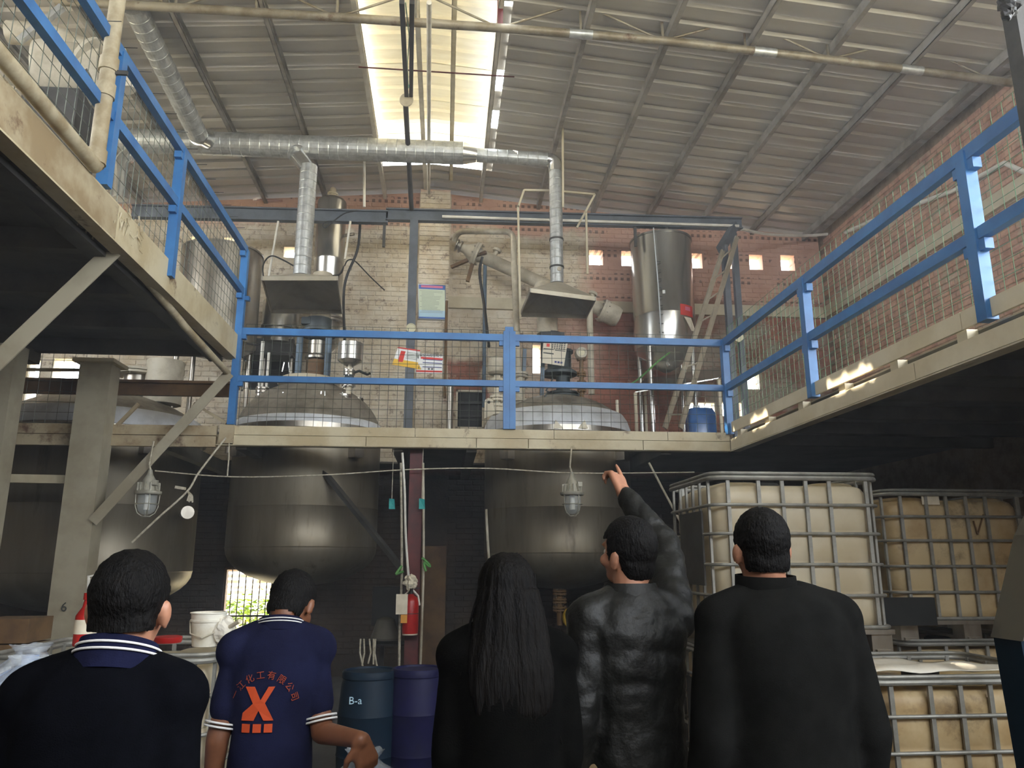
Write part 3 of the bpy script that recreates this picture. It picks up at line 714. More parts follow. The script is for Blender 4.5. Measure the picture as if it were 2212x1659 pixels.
for y in (yp, YF-0.05):
    for z in (zt2-0.08, zm2-0.08): MB().box((XLP, y-0.06, z), (0.06, 0.06, 0.06)).build('bracket', BLU, lr)
mb = MB(); wires(mb, Vector((XLP-0.05, 1.8, 4.18)), Vector((0, YF-0.1-1.8, 0)), Vector((0, 0, 1.10)), 64, 10); mb.build('wire_mesh', 'wire', lr, kind='stuff')
for i in range(14):   # wire ends sticking out past the top rail
    y = 4.5+i*0.28; MB().cyl((XLP-0.05, y, 5.26), (XLP+0.12, y, 5.265), 0.0035, n=4).build('wire_end', 'dark_steel', lr)
# mesh below left platform on rear platform, left
lm = thing('left_mesh_guard', 'dark wire mesh guard on the rear platform under the raised left platform', 'mesh guard', (-5, YF, 3.1))
mb = MB(); wires(mb, Vector((-5.6, YF+0.02, 3.13)), Vector((1.9, 0, 0)), Vector((0, 0, 0.95)), 16, 8); mb.build('wire_mesh', 'wire', lm, kind='stuff')
MB().bx((-5.62, YF, 3.12), (-5.57, YF+0.05, 4.1)).build('post', 'dark_steel', lm)
MB().cyl((-5.6, YF+0.03, 3.72), (-3.7, YF+0.03, 3.74), 0.02, n=8).build('rail', 'rusty_cream', lm, True)

# ================================================================== DUCTS AND HOODS
YD = 9.75
du = thing('exhaust_duct', 'spiral-seamed galvanised exhaust duct across the hall above the hoods', 'duct', at(700, 340, YD))
d0, d1, d2, d3 = at(200, 300, YD), at(1000, 331, YD), at(1030, 335, YD), at(1182, 345, YD)
MB().ringtube(d0, d1, 0.157, 0.128).build('main_run', 'galv', du, True, angle=12)
MB().lathe([(0.157, 0), (0.098, (d2-d1).length)], d1, d2-d1, 24).build('reducer', 'galv_shiny', du, True)
MB().ringtube(d2, d3, 0.098, 0.128).build('small_run', 'galv', du, True, angle=12)
ve = at(1199, 372, YD); vb = at(1204, 612, YD)
ve.x = vb.x = (ve.x+vb.x)/2
MB().tube(path([d3, Vector((ve.x, YD, d3.z+0.0)), ve], 0.12, 5), 0.098, 20).build('elbow', 'galv_shiny', du, True)
MB().ringtube(ve, vb, 0.09, 0.115).build('right_drop', 'galv', du, True, angle=12)
for py in (518, 578):
    p = at(1203, py, YD); MB().cyl((ve.x, YD, p.z-0.012), (ve.x, YD, p.z+0.012), 0.1, n=20).build('band', 'dark_steel', du, True)
p = at(1206, 586, YD); MB().lathe([(0.0001, 0), (0.03, 0), (0.03, 0.012), (0.0001, 0.012)], (ve.x+0.02, YD-0.09, p.z), (0, -1, 0), 12).build('port_cap', 'dusty_pipe', du, True)
la, lb, lc = at(640, 332, YD-0.05), at(664, 368, YD-0.16), at(655, 596, YD-0.16)
lb.x = lc.x = (lb.x+lc.x)/2
MB().cyl(la, lb, 0.108, n=20).build('branch_elbow', 'galv_shiny', du, True)
MB().ringtube(lb+Vector((0, 0, 0.06)), lc, 0.112, 0.118).build('left_drop', 'galv', du, True, angle=12)
MB().lathe([(0.128, 0), (0.128, 0.02)], la+Vector((0, -0.03, 0)), lb-la, 20).build('collar', 'galv', du, True)
# branch rising to the upper left
n0, n1, n2 = at(455, 306, YD), at(428, 292, YD-0.35), at(290, 14, 7.42)
MB().cyl(n0, n1, 0.13, n=24).build('bend', 'galv_shiny', du, True)
MB().ringtube(n1, n2, 0.125, 0.12).build('upper_branch', 'galv', du, True, angle=12)
# second drop behind the left railing
e0, e1, e2 = at(300, 322, YD), at(262, 345, YD-0.1), at(258, 430, YD-0.1)
MB().tube(path([e0, e1, e2], 0.15, 5), 0.1, 20).build('far_drop', 'galv_shiny', du, True)

def hood(name, FL, FR, BR, BL, apex, ra, label):
    """rim corners (front-left, front-right, back-right, back-left); apex = duct foot centre"""
    rim = [Vector(p) for p in (FL, FR, BR, BL)]
    c = sum(rim, Vector())/4
    root = thing(name, label, 'hood', c)
    tz = Vector(apex).z
    n = 16
    topring = [Vector((apex[0]+ra*math.cos(R(225)+2*math.pi*k/n), apex[1]+ra*math.sin(R(225)+2*math.pi*k/n), tz)) for k in range(n)]
    def shell(off):
        vs = [p+Vector((0, 0, 0.055)) + (p-c)*off for p in rim] + [t+Vector((0, 0, off)) for t in topring]; fs = []
        q = n//4
        for i in range(4):
            j = (i+1) % 4
            for k in range(q): fs.append((4+(i*q+k) % n, 4+(i*q+k+1) % n, i if k < q/2 else j) if True else None)
            fs.append((4+(i*q+q//2) % n, j, i))
        return vs, fs
    mb = MB(); mb.add(*shell(0.0)); mb.build('canopy', 'hood', root)
    mb = MB(); vs, fs = shell(-0.03); mb.add(vs, fs); mb.build('inner_lining', 'hood_in', root)
    for i in range(4):
        a, b = rim[i], rim[(i+1) % 4]; d = (b-a).normalized()
        MB().bar(a-d*0.01+Vector((0, 0, 0.028)), b+d*0.01+Vector((0, 0, 0.028)), 0.014, 0.056).build('rim', 'hood' if i == 0 else 'hood_in', root)
    return root
zh = at(640, 606, 9.0).z
hood('fume_hood', atz(566, 606, zh), atz(728, 606, zh), atz(738, 678, zh), atz(586, 677, zh), (lc.x, lc.y, max(lc.z-0.01, zh+0.2)), 0.115, 'pyramid fume hood over the left reactor, its flue further left')
zh2 = at(1215, 640, 9.2).z
hood('fume_hood', atz(1146, 632, zh2), atz(1286, 650, zh2), atz(1266, 688, zh2), atz(1124, 684, zh2), (vb.x, vb.y, max(vb.z-0.01, zh2+0.2)), 0.095, 'pyramid fume hood skewed over the right reactor below the inclined condenser')
# hanger frame of the right hood
hf = thing('hood_hanger_frame', 'thin pale angle-iron frame hanging around the right hood duct', 'frame', at(1200, 560, 10.0))
P = lambda x, y, Y=10.0: at(x, y, Y)
for a, b in ((P(1215, 225, 9.7), P(1216, 448, 9.7)), (P(1132, 411), P(1205, 412)), (P(1205, 413), P(1285, 420)), (P(1132, 411), P(1119, 448)), (P(1119, 444), P(1124, 690)), (P(1285, 420), P(1246, 492)), (P(1266, 458), P(1269, 592))):
    MB().bar(a, b, 0.028, 0.028).build('angle_bar', 'cream_clean', hf)

# ================================================================== MONORAIL
YM = 10.75
mo = thing('monorail', 'long grey-blue steel I-beam monorail in front of the brick wall', 'beam', at(900, 470, YM))
def ibeam(a, b, h, w):
    a, b = Vector(a), Vector(b); mb = MB(); z = Vector((0, 0, 1))
    mb.bar(a+z*h/2, b+z*h/2, w, 0.02).bar(a-z*h/2, b-z*h/2, w, 0.02).bar(a, b, 0.014, h); return mb
ibeam(at(285, 457, YM), at(838, 470, YM), 0.18, 0.1).build('left_beam', 'grey_beam', mo)
ibeam(at(834, 464, YM), at(1602, 484, YM), 0.17, 0.1).build('right_beam', 'grey_beam', mo)
px_ = at(888, 700, YM).x; pz = at(888, 474, YM).z
mb = MB().bx((px_-0.06, YM-0.06, 3.06), (px_+0.06, YM-0.045, pz)).bx((px_-0.06, YM+0.045, 3.06), (px_+0.06, YM+0.06, pz)).bx((px_-0.008, YM-0.045, 3.06), (px_+0.008, YM+0.045, pz))
mb.build('post', 'grey_beam', mo)
MB().cyl(at(955, 468, YM-0.08), at(1596, 488, YM-0.08), 0.022, n=10).build('conduit', 'white_pipe', mo, True)
for px in (830, 1372, 1440): p = at(px, 500, YM); MB().bx((p.x-0.02, YM-0.02, p.z-0.25), (p.x+0.02, YM+0.02, p.z+0.12)).build('hanger', 'dark_steel', mo)
# end frame right
ef = thing('monorail_end_frame', 'grey steel end frame with twin posts and bracket at the right end of the monorail', 'frame', at(1580, 900, YM))
MB().bar(at(1556, 540, YM-0.35), at(1588, 486, YM), 0.09, 0.12).build('bracket', 'grey_beam', ef)
for a, b in ((at(1564, 530, YM-0.3), at(1608, 900, YM-0.3)), (at(1584, 505, YM), at(1592, 900, YM))):
    b = Vector((a.x, a.y, 3.06)); MB().bar(a, b, 0.085, 0.085).build('post', 'grey_beam', ef)
MB().bar(at(1562, 585, YM-0.3), at(1590, 540, YM), 0.03, 0.03).build('stay', 'grey_beam', ef)
g = at(1594, 729, YM-0.4); MB().lathe([(0.0001, 0), (0.075, 0), (0.075, 0.03), (0.066, 0.03), (0.066, 0.026), (0.0001, 0.026)], g, (0, -1, 0), 20).build('gauge', 'gauge_face', ef, True)
# ladder
ld = thing('leaning_ladder', 'narrow steel ladder leaning from the rear platform up to the monorail end', 'ladder', at(1450, 915, 9.9))
A0, A1 = at(1592, 512, 10.4), at(1470, 925, 9.75); B0, B1 = at(1562, 540, 10.4), at(1436, 925, 9.75)
MB().bar(A0, A1, 0.03, 0.07).build('stringer', 'hood', ld); MB().bar(B0, B1, 0.03, 0.07).build('stringer', 'hood', ld)
for i in range(8):
    t = 0.06+i*0.125; MB().cyl(A0.lerp(A1, t), B0.lerp(B1, t), 0.011, n=8).build('rung', 'hood', ld, True)

# ================================================================== REACTORS
def dish(Rr, h, n, up_=True):  # list of (r, z) from rim to apex, elliptical with knuckle
    return [(Rr*math.cos(R(90*i/n)) if i < n else 1e-4, h*math.sin(R(90*i/n))) for i in range(n+1)]
def flange(mb, p, r, t=0.03, gap=0.012):
    p = Vector(p); mb.cyl(p-Vector((0, 0, t+gap/2)), p-Vector((0, 0, gap/2)), r, n=18); mb.cyl(p+Vector((0, 0, gap/2)), p+Vector((0, 0, t+gap/2)), r, n=18)
    for k in range(8):
        a = 2*math.pi*k/8; q = p+Vector((math.cos(a)*r*0.84, math.sin(a)*r*0.84, 0)); mb.cyl(q-Vector((0, 0, t+0.02)), q+Vector((0, 0, t+0.02)), 0.007, n=6)
def nozzle(root, x, y, z0, z1, r=0.05, m='stainless', nf=1):
    MB().cyl((x, y, z0), (x, y, z1), r, n=16).build('nozzle', m, root, True)
    for i in range(nf):
        mb = MB(); flange(mb, (x, y, z1-0.02-i*(z1-z0)*0.5), r*1.75); mb.build('flange', m, root, True)
def reactor(px, Y, Rr, zb, zs, zt, hd, label, wrap=None, stain='dome'):
    X = at(px, 1000, Y).x
    root = thing('reactor_vessel', label, 'reactor', (X, Y, zb), group='reactor vessels through the rear platform')
    bot = [(r, zs-z) for r, z in dish(Rr, zs-zb, 10)][::-1]
    body = bot + [(Rr, zs+0.004), (Rr+0.006, zs+0.012), (Rr, zs+0.02), (Rr, 2.3), (Rr+0.004, 2.305), (Rr, 2.31), (Rr, zt)]
    MB().lathe(body, (X, Y, 0), n=56).build('shell', 'vessel', root, True, angle=50)
    MB().lathe([(r, zt+z) for r, z in dish(Rr-0.01, hd, 12)], (X, Y, 0), n=56).build('dome', stain, root, True, angle=50)
    MB().lathe([(Rr-0.02, zt-0.04), (Rr+0.035, zt-0.04), (Rr+0.035, zt+0.03), (Rr-0.01, zt+0.03)], (X, Y, 0), n=56).build('girth_flange', 'stainless', root, True)
    for k in range(4):
        a = R(45+90*k); c = Vector((X+math.cos(a)*(Rr+0.06), Y+math.sin(a)*(Rr+0.06), 2.98)); MB().box(c, (0.14, 0.14, 0.14), a).build('support_lug', 'stainless', root)
    MB().cyl((X, Y, zb-0.22), (X, Y, zb+0.03), 0.07, n=16).build('outlet', 'stainless', root, True)
    return root, X, Y, zt+hd
# left reactor (1)
r1, X1, Y1, T1 = reactor(664, 10.45, 0.96, 1.33, 1.80, 3.30, 0.72, 'stainless reactor vessel with grey dome under the left fume hood')
MB().lathe([(0.985, 3.3), (0.985, 3.36), (0.965, 3.42), (0.955, 3.43)], (X1, Y1, 0), n=56).build('insulation_band', 'white_wrap', r1, True)
MB().lathe([(0.40, T1-0.06), (0.42, T1-0.02), (0.36, T1+0.04), (0.2, T1+0.075), (1e-4, T1+0.085)], (X1-0.03, Y1-0.1, 0), n=32).build('manhole_lid', 'ivory', r1, True); ml_ = bpy.data.objects['manhole_lid']
p = at(618, 795, Y1-0.3); MB().tube([p+Vector((-0.05, 0, -0.05)), p+Vector((-0.03, 0, 0.08)), p+Vector((0.03, 0, 0.08)), p+Vector((0.05, 0, -0.05))], 0.01, 6).build('handle', 'stainless_clean', ml_, True)
for px, py in ((614, 862), (697, 860)):
    p = at(px, py, Y1-0.72); MB().tube(path([p+Vector((-0.02, 0, 0.09)), p+Vector((-0.035, 0, -0.07)), p+Vector((0.035, 0, -0.07)), p+Vector((0.02, 0, 0.09))], 0.03, 3), 0.008, 6).build('clamp', 'stainless_clean', ml_, True)
xm = at(686, 740, Y1).x
ag = MB().cyl((xm, Y1, T1+0.05), (xm, Y1, at(0, 765, Y1).z), 0.135, n=24); ag.build('seal_housing', 'brown_board', r1, True)
MB().lathe([(0.16, at(0, 762, Y1).z), (0.16, at(0, 757, Y1).z), (0.12, at(0, 752, Y1).z), (0.12, at(0, 722, Y1).z)], (xm, Y1, 0), n=24).build('coupling', 'stainless', r1, True)
mb = MB(); flange(mb, (xm, Y1, at(0, 704, Y1).z), 0.24, 0.03); mb.build('gearbox_flange', 'motor', r1, True)
MB().cyl((xm, Y1, at(0, 702, Y1).z), (xm, Y1, at(0, 672, Y1).z), 0.18, n=20).box((xm-0.15, Y1-0.1, at(0, 682, Y1).z), (0.12, 0.12, 0.1)).build('gearbox', 'motor', r1, True)
zt0, zt1 = at(0, 676, Y1).z, at(0, 596, Y1).z
MB().cyl((xm+0.02, Y1, zt0), (xm+0.02, Y1, zt1), 0.145, n=24).build('motor_body', 'motor_light', r1, True)
MB().lathe([(0.14, zt1), (0.145, zt1+0.12), (0.135, zt1+0.17), (1e-4, zt1+0.19)], (xm+0.02, Y1, 0), n=24).build('motor_fan_cowl', 'motor_light', r1, True)
for k in range(20):
    a = 2*math.pi*k/20; MB().box((xm+0.02+0.15*math.cos(a), Y1+0.15*math.sin(a), (zt0+zt1)/2+0.05), (0.02, 0.008, (zt1-zt0)*0.8), a).build('cooling_fin', 'motor_light', r1)
for dx, dy in ((-0.22, -0.12), (0.17, -0.12), (-0.1, 0.22), (0.12, 0.22)):
    MB().cyl((xm+dx, Y1+dy, T1-0.03), (xm+dx, Y1+dy, at(0, 708, Y1).z), 0.045, n=12).build('stand_leg', 'stand_blue', r1, True)
nozzle(r1, at(567, 840, 10.2).x, 10.2, 3.7, at(0, 830, 10.2).z, 0.05, 'stainless', 2)
nozzle(r1, at(770, 860, 10.3).x, 10.3, 3.6, at(0, 850, 10.3).z, 0.055, 'stainless', 1)
nozzle(r1, at(742, 850, 10.0).x, 10.0, 3.6, at(0, 842, 10.0).z, 0.06, 'stainless', 1)
# funnel on a valve
fu = thing('charging_funnel', 'stainless charging funnel on a valve stack beside the left reactor agitator', 'funnel', at(757, 850, 9.95))
c = at(756, 780, 9.95); k = 9.95/1693
MB().lathe([(0.03, -0.085), (0.158, 0.0), (0.162, 0.004), (0.162, 0.24), (0.155, 0.24), (0.155, 0.01)], c, n=28).build('bowl', 'stainless_clean', fu, True)
zb_ = at(757, 852, 9.95).z
MB().cyl((c.x, c.y, zb_), (c.x, c.y, c.z-0.06), 0.035, n=14).build('stem', 'ivory', fu, True)
mb = MB(); flange(mb, (c.x, c.y, c.z-0.16), 0.075); flange(mb, (c.x, c.y, c.z-0.31), 0.09); mb.build('flange', 'stainless', fu, True)
MB().box((c.x, c.y, c.z-0.23), (0.11, 0.11, 0.08)).build('valve_body', 'motor', fu)
MB().tube([(c.x+0.05, c.y, c.z-0.16), (c.x+0.13, c.y-0.03, c.z-0.14), (c.x+0.24, c.y-0.05, c.z-0.19), (c.x+0.28, c.y-0.05, c.z-0.17)], 0.018, 8).build('valve_handle', 'rubber', fu, True)
# white risers left
for px, y0, y1, r_ in ((568, 738, 835, 0.024), (581, 762, 838, 0.018)):
    a, b = at(px, y0, 10.25), at(px-3, y1, 10.25); b.x = a.x
    MB().cyl(b, a, r_, n=10).build('riser_pipe', 'white_pipe', None, True, label='thick white riser pipe left of the left reactor lid' if r_ > 0.02 else 'thin white riser pipe beside the thicker white riser', cat='pipe')
mb = MB().tube(path([at(533, 742, 10.25), at(555, 746, 10.25), at(570, 738, 10.25)], 0.04, 4), 0.012, 8); mb.build('hose', 'rubber', None, True, label='short dark hose feeding the thick white riser', cat='hose')
# support shelf behind left reactor
MB().bx(at(515, 765, 11.2), at(645, 748, 11.6)).build('equipment_shelf', 'dark_steel', None, label='dark steel shelf under the small stainless receiver at left', cat='shelf')

# right reactor (2)
r2, X2, Y2, T2 = reactor(1203, 10.45, 1.0, 1.28, 1.73, 3.30, 0.60, 'stainless reactor vessel with white-wrapped shoulder under the right fume hood')
MB().lathe([(1.02, 3.28), (1.03, 3.36), (0.985, 3.50), (0.93, 3.585), (0.90, 3.60)], (X2, Y2, 0), n=56).build('insulation_band', 'white_wrap', r2, True)
for px in (1205, 1258):
    a = at(px, 922, 9.42); MB().prism([a+Vector((-0.05, 0, -0.02)), a+Vector((0.07, 0, -0.02)), a+Vector((0.03 if px > 1230 else -0.03, 0, 0.09))], (0, -0.01, 0)).build('paper_tag', 'hood', r2)
mb = MB(); e = at(1056, 872, 9.75); pr = []
for i in range(13): a = R(180*i/12); pr.append(e+Vector((0.055*math.cos(a), 0, 0.055*math.sin(a)+0.02)))
pr = [e+Vector((0.085, 0, -0.13))]+pr+[e+Vector((-0.06, 0, -0.2))]
mb.prism(pr, (0, 0.02, 0)); mb.build('lifting_lug', 'ivory', r2)
MB().cyl(e+Vector((0, -0.004, 0.02)), e+Vector((0, 0.0, 0.02)), 0.02, n=12).build('lug_hole_disc', 'dark_board', r2, True)  # dark disc painting the shade of the hole onto the solid lug
xm = at(1215, 740, Y2).x
MB().cyl((xm, Y2, T2-0.05), (xm, Y2, at(0, 835, Y2).z), 0.17, n=24).build('seal_housing', 'brown_board', r2, True)
MB().cyl((xm, Y2, at(0, 836, Y2).z), (xm, Y2, at(0, 785, Y2).z), 0.1, n=20).build('shaft_guard', 'motor', r2, True)
mb = MB(); flange(mb, (xm, Y2, at(0, 832, Y2).z), 0.23); mb.build('gearbox_flange', 'motor', r2, True)
zg0, zg1 = at(0, 786, Y2).z, at(0, 735, Y2).z
xg = at(1190, 720, Y2).x
MB().lathe([(0.25, zg0), (0.25, zg0+0.04), (0.17, zg0+0.1), (0.17, zg1), (0.2, zg1), (0.2, zg1+0.03)], (xm-0.05, Y2, 0), n=24).build('gearbox', 'motor', r2, True)
MB().cyl((xg, Y2, zg1), (xg, Y2, at(0, 690, Y2).z), 0.15, n=20).box((xg, Y2-0.13, at(0, 700, Y2).z), (0.34, 0.1, 0.07)).build('motor_base', 'black_steel', r2, True)
xt = at(1172, 600, Y2).x; zt0, zt1 = at(0, 692, Y2).z, at(0, 622, Y2).z
MB().cyl((xt+0.06, Y2, zt0), (xt+0.06, Y2, zt1), 0.15, n=24).build('motor_body', 'motor_light', r2, True)
MB().lathe([(0.15, zt1), (0.155, zt1+0.24), (0.13, zt1+0.3), (1e-4, zt1+0.32)], (xt+0.02, Y2-0.02, 0), n=24).build('motor_fan_cowl', 'motor_light', r2, True)
for k in range(14):
    a = R(190+k*11); MB().box((xt+0.02+0.155*math.cos(a), Y2-0.02+0.155*math.sin(a), zt1+0.1), (0.012, 0.012, 0.17), a).build('louvre', 'hood_in', r2)
for px in (1168, 1128):
    x = at(px, 760, Y2-0.1).x; MB().bar((x, Y2-0.15, T2-0.05), (x+0.03, Y2-0.15, at(0, 735, Y2).z), 0.08, 0.05).build('stand_leg', 'stand_blue', r2)
nozzle(r2, at(1076, 880, 10.1).x, 10.1, 3.55, at(0, 858, 10.1).z, 0.05, 'ivory', 2)
x = at(1074, 800, 10.1).x
MB().lathe([(0.1, at(0, 788, 10.1).z), (0.13, at(0, 783, 10.1).z), (0.12, at(0, 752, 10.1).z), (0.06, at(0, 746, 10.1).z)], (x, 10.1, 0), n=20).build('filter_pot', 'dusty_pipe', r2, True)
mb = MB().cyl((x, 10.1, at(0, 860, 10.1).z), (x, 10.1, at(0, 788, 10.1).z), 0.045, n=14); flange(mb, (x, 10.1, at(0, 803, 10.1).z), 0.09); flange(mb, (x, 10.1, at(0, 842, 10.1).z), 0.1); mb.build('valve_stack', 'ivory', r2, True)
x = at(1122, 830, 10.15).x
mb = MB().cyl((x, 10.15, 3.6), (x, 10.15, at(0, 790, 10.15).z), 0.075, n=16); flange(mb, (x, 10.15, at(0, 788, 10.15).z), 0.12); flange(mb, (x, 10.15, at(0, 850, 10.15).z), 0.13); mb.build('valve_stack', 'dusty_pipe', r2, True)
MB().lathe([(0.0001, 0), (0.055, 0), (0.06, 0.04), (0.035, 0.045), (0.0001, 0.03)], (x, 10.07, at(0, 806, 10.15).z), (0, -1, 0), 18).build('sight_port', 'dusty_pipe', r2, True)
# sight glass stack right
x = at(1256, 800, 10.2).x; mb = MB().cyl((x, 10.2, 3.7), (x, 10.2, at(0, 745, 10.2).z), 0.03, n=12)
for py in (745, 782, 803, 818): flange(mb, (x, 10.2, at(0, py, 10.2).z), 0.065, 0.02)
mb.build('sight_glass_stack', 'brown_board', r2, True)
c = at(1256, 762, 10.15); MB().lathe([(0.085, 0.08), (0.085, 0), (0.075, -0.03), (0.045, -0.03), (0.045, -0.01), (0.0001, -0.01)], c, (0, 1, 0), 20).build('sight_glass', 'dusty_pipe', r2, True); sg_ = r2.children[-1] if False else bpy.data.objects['sight_glass']
MB().lathe([(0.0001, 0), (0.044, 0), (0.044, 0.01), (0.0001, 0.01)], c+Vector((0, -0.025, 0)), (0, 1, 0), 16).build('sight_glass_lens', 'gauge_face', sg_, True)
x = at(1333, 870, 10.0).x; MB().cyl((x, 10.0, 3.5), (x, 10.0, at(0, 840, 10.0).z), 0.022, n=10).build('thermowell', 'ivory', r2, True)
for px, py in ((1187, 832), (1176, 860)):
    p = at(px, py, 9.9); MB().tube([p+Vector((0.05, 0, 0.1)), p, p+Vector((-0.05, -0.02, -0.08)), p+Vector((-0.01, -0.03, -0.1))], 0.012, 6).build('lid_clamp', 'motor', r2, True)

# third reactor at the left, below the raised platform
r3, X3, Y3, T3 = reactor(216, 10.55, 1.26, 1.00, 1.50, 3.22, 0.62, 'large stainless reactor vessel behind the cream column at the left')
MB().lathe([(1.28, 3.26), (1.285, 3.32), (1.25, 3.42), (1.2, 3.48)], (X3, Y3, 0), n=56).build('insulation_band', 'white_wrap', r3, True)
p = at(62, 1262, 9.6); MB().lathe([(0.1, 0.3), (0.1, 0.0), (0.13, -0.01), (0.13, -0.05), (0.03, -0.08), (1e-4, -0.08)], p, (0.1, 1, 0.2), 20).build('side_manhole', 'stainless', r3, True)
p = at(404, 1107, 9.85); MB().lathe([(0.05, 0.2), (0.05, 0), (0.08, 0), (0.08, -0.03), (1e-4, -0.03)], p, (-0.5, 0.8, 0), 16).build('side_nozzle', 'stainless', r3, True)
MB().cyl((X3+0.35, Y3, T3-0.02), (X3+0.35, Y3, T3+0.35), 0.17, n=20).build('seal_housing', 'stainless', r3, True)
mb = MB(); flange(mb, (X3+0.35, Y3, T3+0.3), 0.3); mb.build('gearbox_flange', 'dusty_pipe', r3, True)
# walkway beam at left behind column
MB().bx((-6.9, 9.0, 3.52), (-2.5, 9.06, 3.68)).bx((-6.9, 8.95, 3.66), (-2.5, 9.3, 3.69)).build('service_walkway', 'brown_board', None, label='dark rusty service walkway above the large left reactor', cat='walkway')
MB().bar(at(236, 937, 8.95), at(300, 872, 8.95), 0.03, 0.04).build('stay_bar', 'rusty_cream', None, label='thin rusty diagonal bar over the large left reactor', cat='bar')
MB().cyl((at(355, 820, 10.5).x, 10.5, 3.7), (at(355, 820, 10.5).x, 10.5, 4.3), 0.24, n=24).build('agitator_drum', 'dusty_pipe', None, True, label='dusty drum-shaped agitator housing under the raised left platform', cat='agitator')

# ================================================================== TANKS AND CONDENSER ON THE PLATFORM
# tall receiver
YR = 11.35; X = at(711, 560, YR).x
rc = thing('tall_receiver', 'slim tall stainless receiver cylinder behind the left hood', 'tank', (X, YR, 3.9))
z_t, z_b = at(711, 440, YR).z, at(711, 694, YR).z
MB().lathe([(0.225, z_b), (0.225, (z_b+z_t)/2), (0.229, (z_b+z_t)/2+0.01), (0.225, (z_b+z_t)/2+0.02), (0.225, z_t)]+[(r, z_t+z) for r, z in dish(0.225, 0.11, 6)][1:], (X, YR, 0), n=32).build('shell', 'stainless_clean', rc, True, angle=50)
mb = MB(); flange(mb, (X+0.02, YR, z_b), 0.27); mb.build('flange', 'stainless', rc, True)
MB().lathe([(0.06, z_b-0.62), (0.08, z_b-0.5), (0.2, z_b-0.36), (0.2, z_b)], (X+0.02, YR, 0), n=28).build('lower_cone', 'stainless', rc, True)
mb = MB().cyl((X, YR, z_t+0.08), (X, YR, z_t+0.2), 0.05, n=14); flange(mb, (X, YR, z_t+0.14), 0.085); mb.ell((X, YR, z_t+0.23), (0.05, 0.05, 0.06)); mb.build('top_nozzle', 'ivory', rc, True)
p = at(748, 505, YR-0.1); MB().cyl(p+Vector((-0.1, 0.1, 0)), p+Vector((0.12, 0, 0)), 0.025, n=10).build('side_nozzle', 'stainless', rc, True)
MB().cyl((X, YR, 3.06), (X, YR, z_b-0.6), 0.05, n=12).build('leg_pipe', 'stainless', rc, True)
# small receiver at left
YR = 11.4; X = at(606, 700, YR).x; z_t, z_b = at(606, 655, YR).z, at(606, 745, YR).z
sr = thing('small_receiver', 'short stainless receiver tank half hidden under the left hood', 'tank', (X, YR, z_b-0.1))
MB().lathe([(1e-4, z_b-0.1), (0.2, z_b-0.04), (0.27, z_b), (0.275, (z_b+z_t)/2-0.12), (0.3, (z_b+z_t)/2-0.11), (0.3, (z_b+z_t)/2-0.07), (0.275, (z_b+z_t)/2-0.06), (0.275, z_t), (0.2, z_t+0.09), (1e-4, z_t+0.12)], (X, YR, 0), n=32).build('shell', 'stainless_clean', sr, True)
for dx in (-0.2, 0.2): MB().cyl((X+dx, YR, 3.06), (X+dx, YR, z_b), 0.025, n=10).build('leg', 'stainless', sr, True)
# big tank left
YR = 10.9; X = at(476, 620, YR).x; z_t = at(476, 523, YR-0.5).z; z_b = at(476, 748, YR).z
bt = thing('large_storage_tank', 'wide streaked stainless tank behind the left mesh railing', 'tank', (X, YR, 3.06))
MB().lathe([(1e-4, z_b-0.2), (0.35, z_b-0.12), (0.56, z_b), (0.56, z_t), (0.575, z_t), (0.575, z_t+0.025), (0.55, z_t+0.025), (0.55, z_b+0.1)], (X, YR, 0), n=48).build('shell', 'stainless', bt, True)
for dx, dy in ((-0.4, -0.35), (0.4, -0.35), (-0.4, 0.35), (0.4, 0.35)): MB().cyl((X+dx, YR+dy, 3.06), (X+dx, YR+dy, z_b), 0.035, n=10).build('leg', 'stainless', bt, True)
# right tank
YR = 11.1; X = at(1431, 620, YR).x; z_t = at(1431, 500, YR-0.45).z; z_b = at(1431, 742, YR-0.4).z; rr_ = 0.475
rt_ = thing('cone_bottom_tank', 'stainless open-top tank on legs with red sticker at the right', 'tank', (X, YR, 3.06))
MB().lathe([(0.05, z_b-0.34), (0.2, z_b-0.25), (0.42, z_b-0.05), (rr_, z_b), (rr_, z_b+0.5), (rr_+0.003, z_b+0.505), (rr_, z_b+0.51), (rr_, z_t), (rr_+0.016, z_t), (rr_+0.016, z_t+0.025), (rr_-0.01, z_t+0.025), (rr_-0.01, z_b+0.1)], (X, YR, 0), n=48).build('shell', 'stainless_clean', rt_, True)
for dx, dy in ((-0.33, -0.3), (0.33, -0.3), (-0.33, 0.3), (0.33, 0.3)): MB().cyl((X+dx, YR+dy, 3.06), (X+dx, YR+dy, z_b+0.05), 0.035, n=10).build('leg', 'stainless_clean', rt_, True)
gx = at(1417, 620, YR-0.5)
MB().tube([(gx.x, YR-rr_-0.03, z_t+0.03), (gx.x+0.03, YR-rr_-0.04, (z_t+z_b)/2), (gx.x+0.05, YR-rr_-0.03, z_b-0.06)], 0.009, 8).build('level_tube', 'glazing', rt_, True)
mb = MB()
for i in range(9): mb.box((gx.x+0.06, YR-rr_-0.001, z_b+0.15+i*0.14), (0.07, 0.006, 0.01))
mb.build('level_marks', 'ink', rt_)
def patch(root, px0, py0, px1, py1, m, name, rad, YC, off=0.004, seg=6):
    a, b = at(px0, py1, YC-rad), at(px1, py0, YC-rad); vs = []; xc = root.location.x
    for i in range(seg+1):
        x = a.x+(b.x-a.x)*i/seg; d = x-xc; y = YC-math.sqrt(max(0.001, (rad+off)**2-d*d))
        vs += [(x, y, a.z), (x, y, b.z)]
    MB().add(vs, [(2*i, 2*i+2, 2*i+3, 2*i+1) for i in range(seg)]).build(name, m, root)
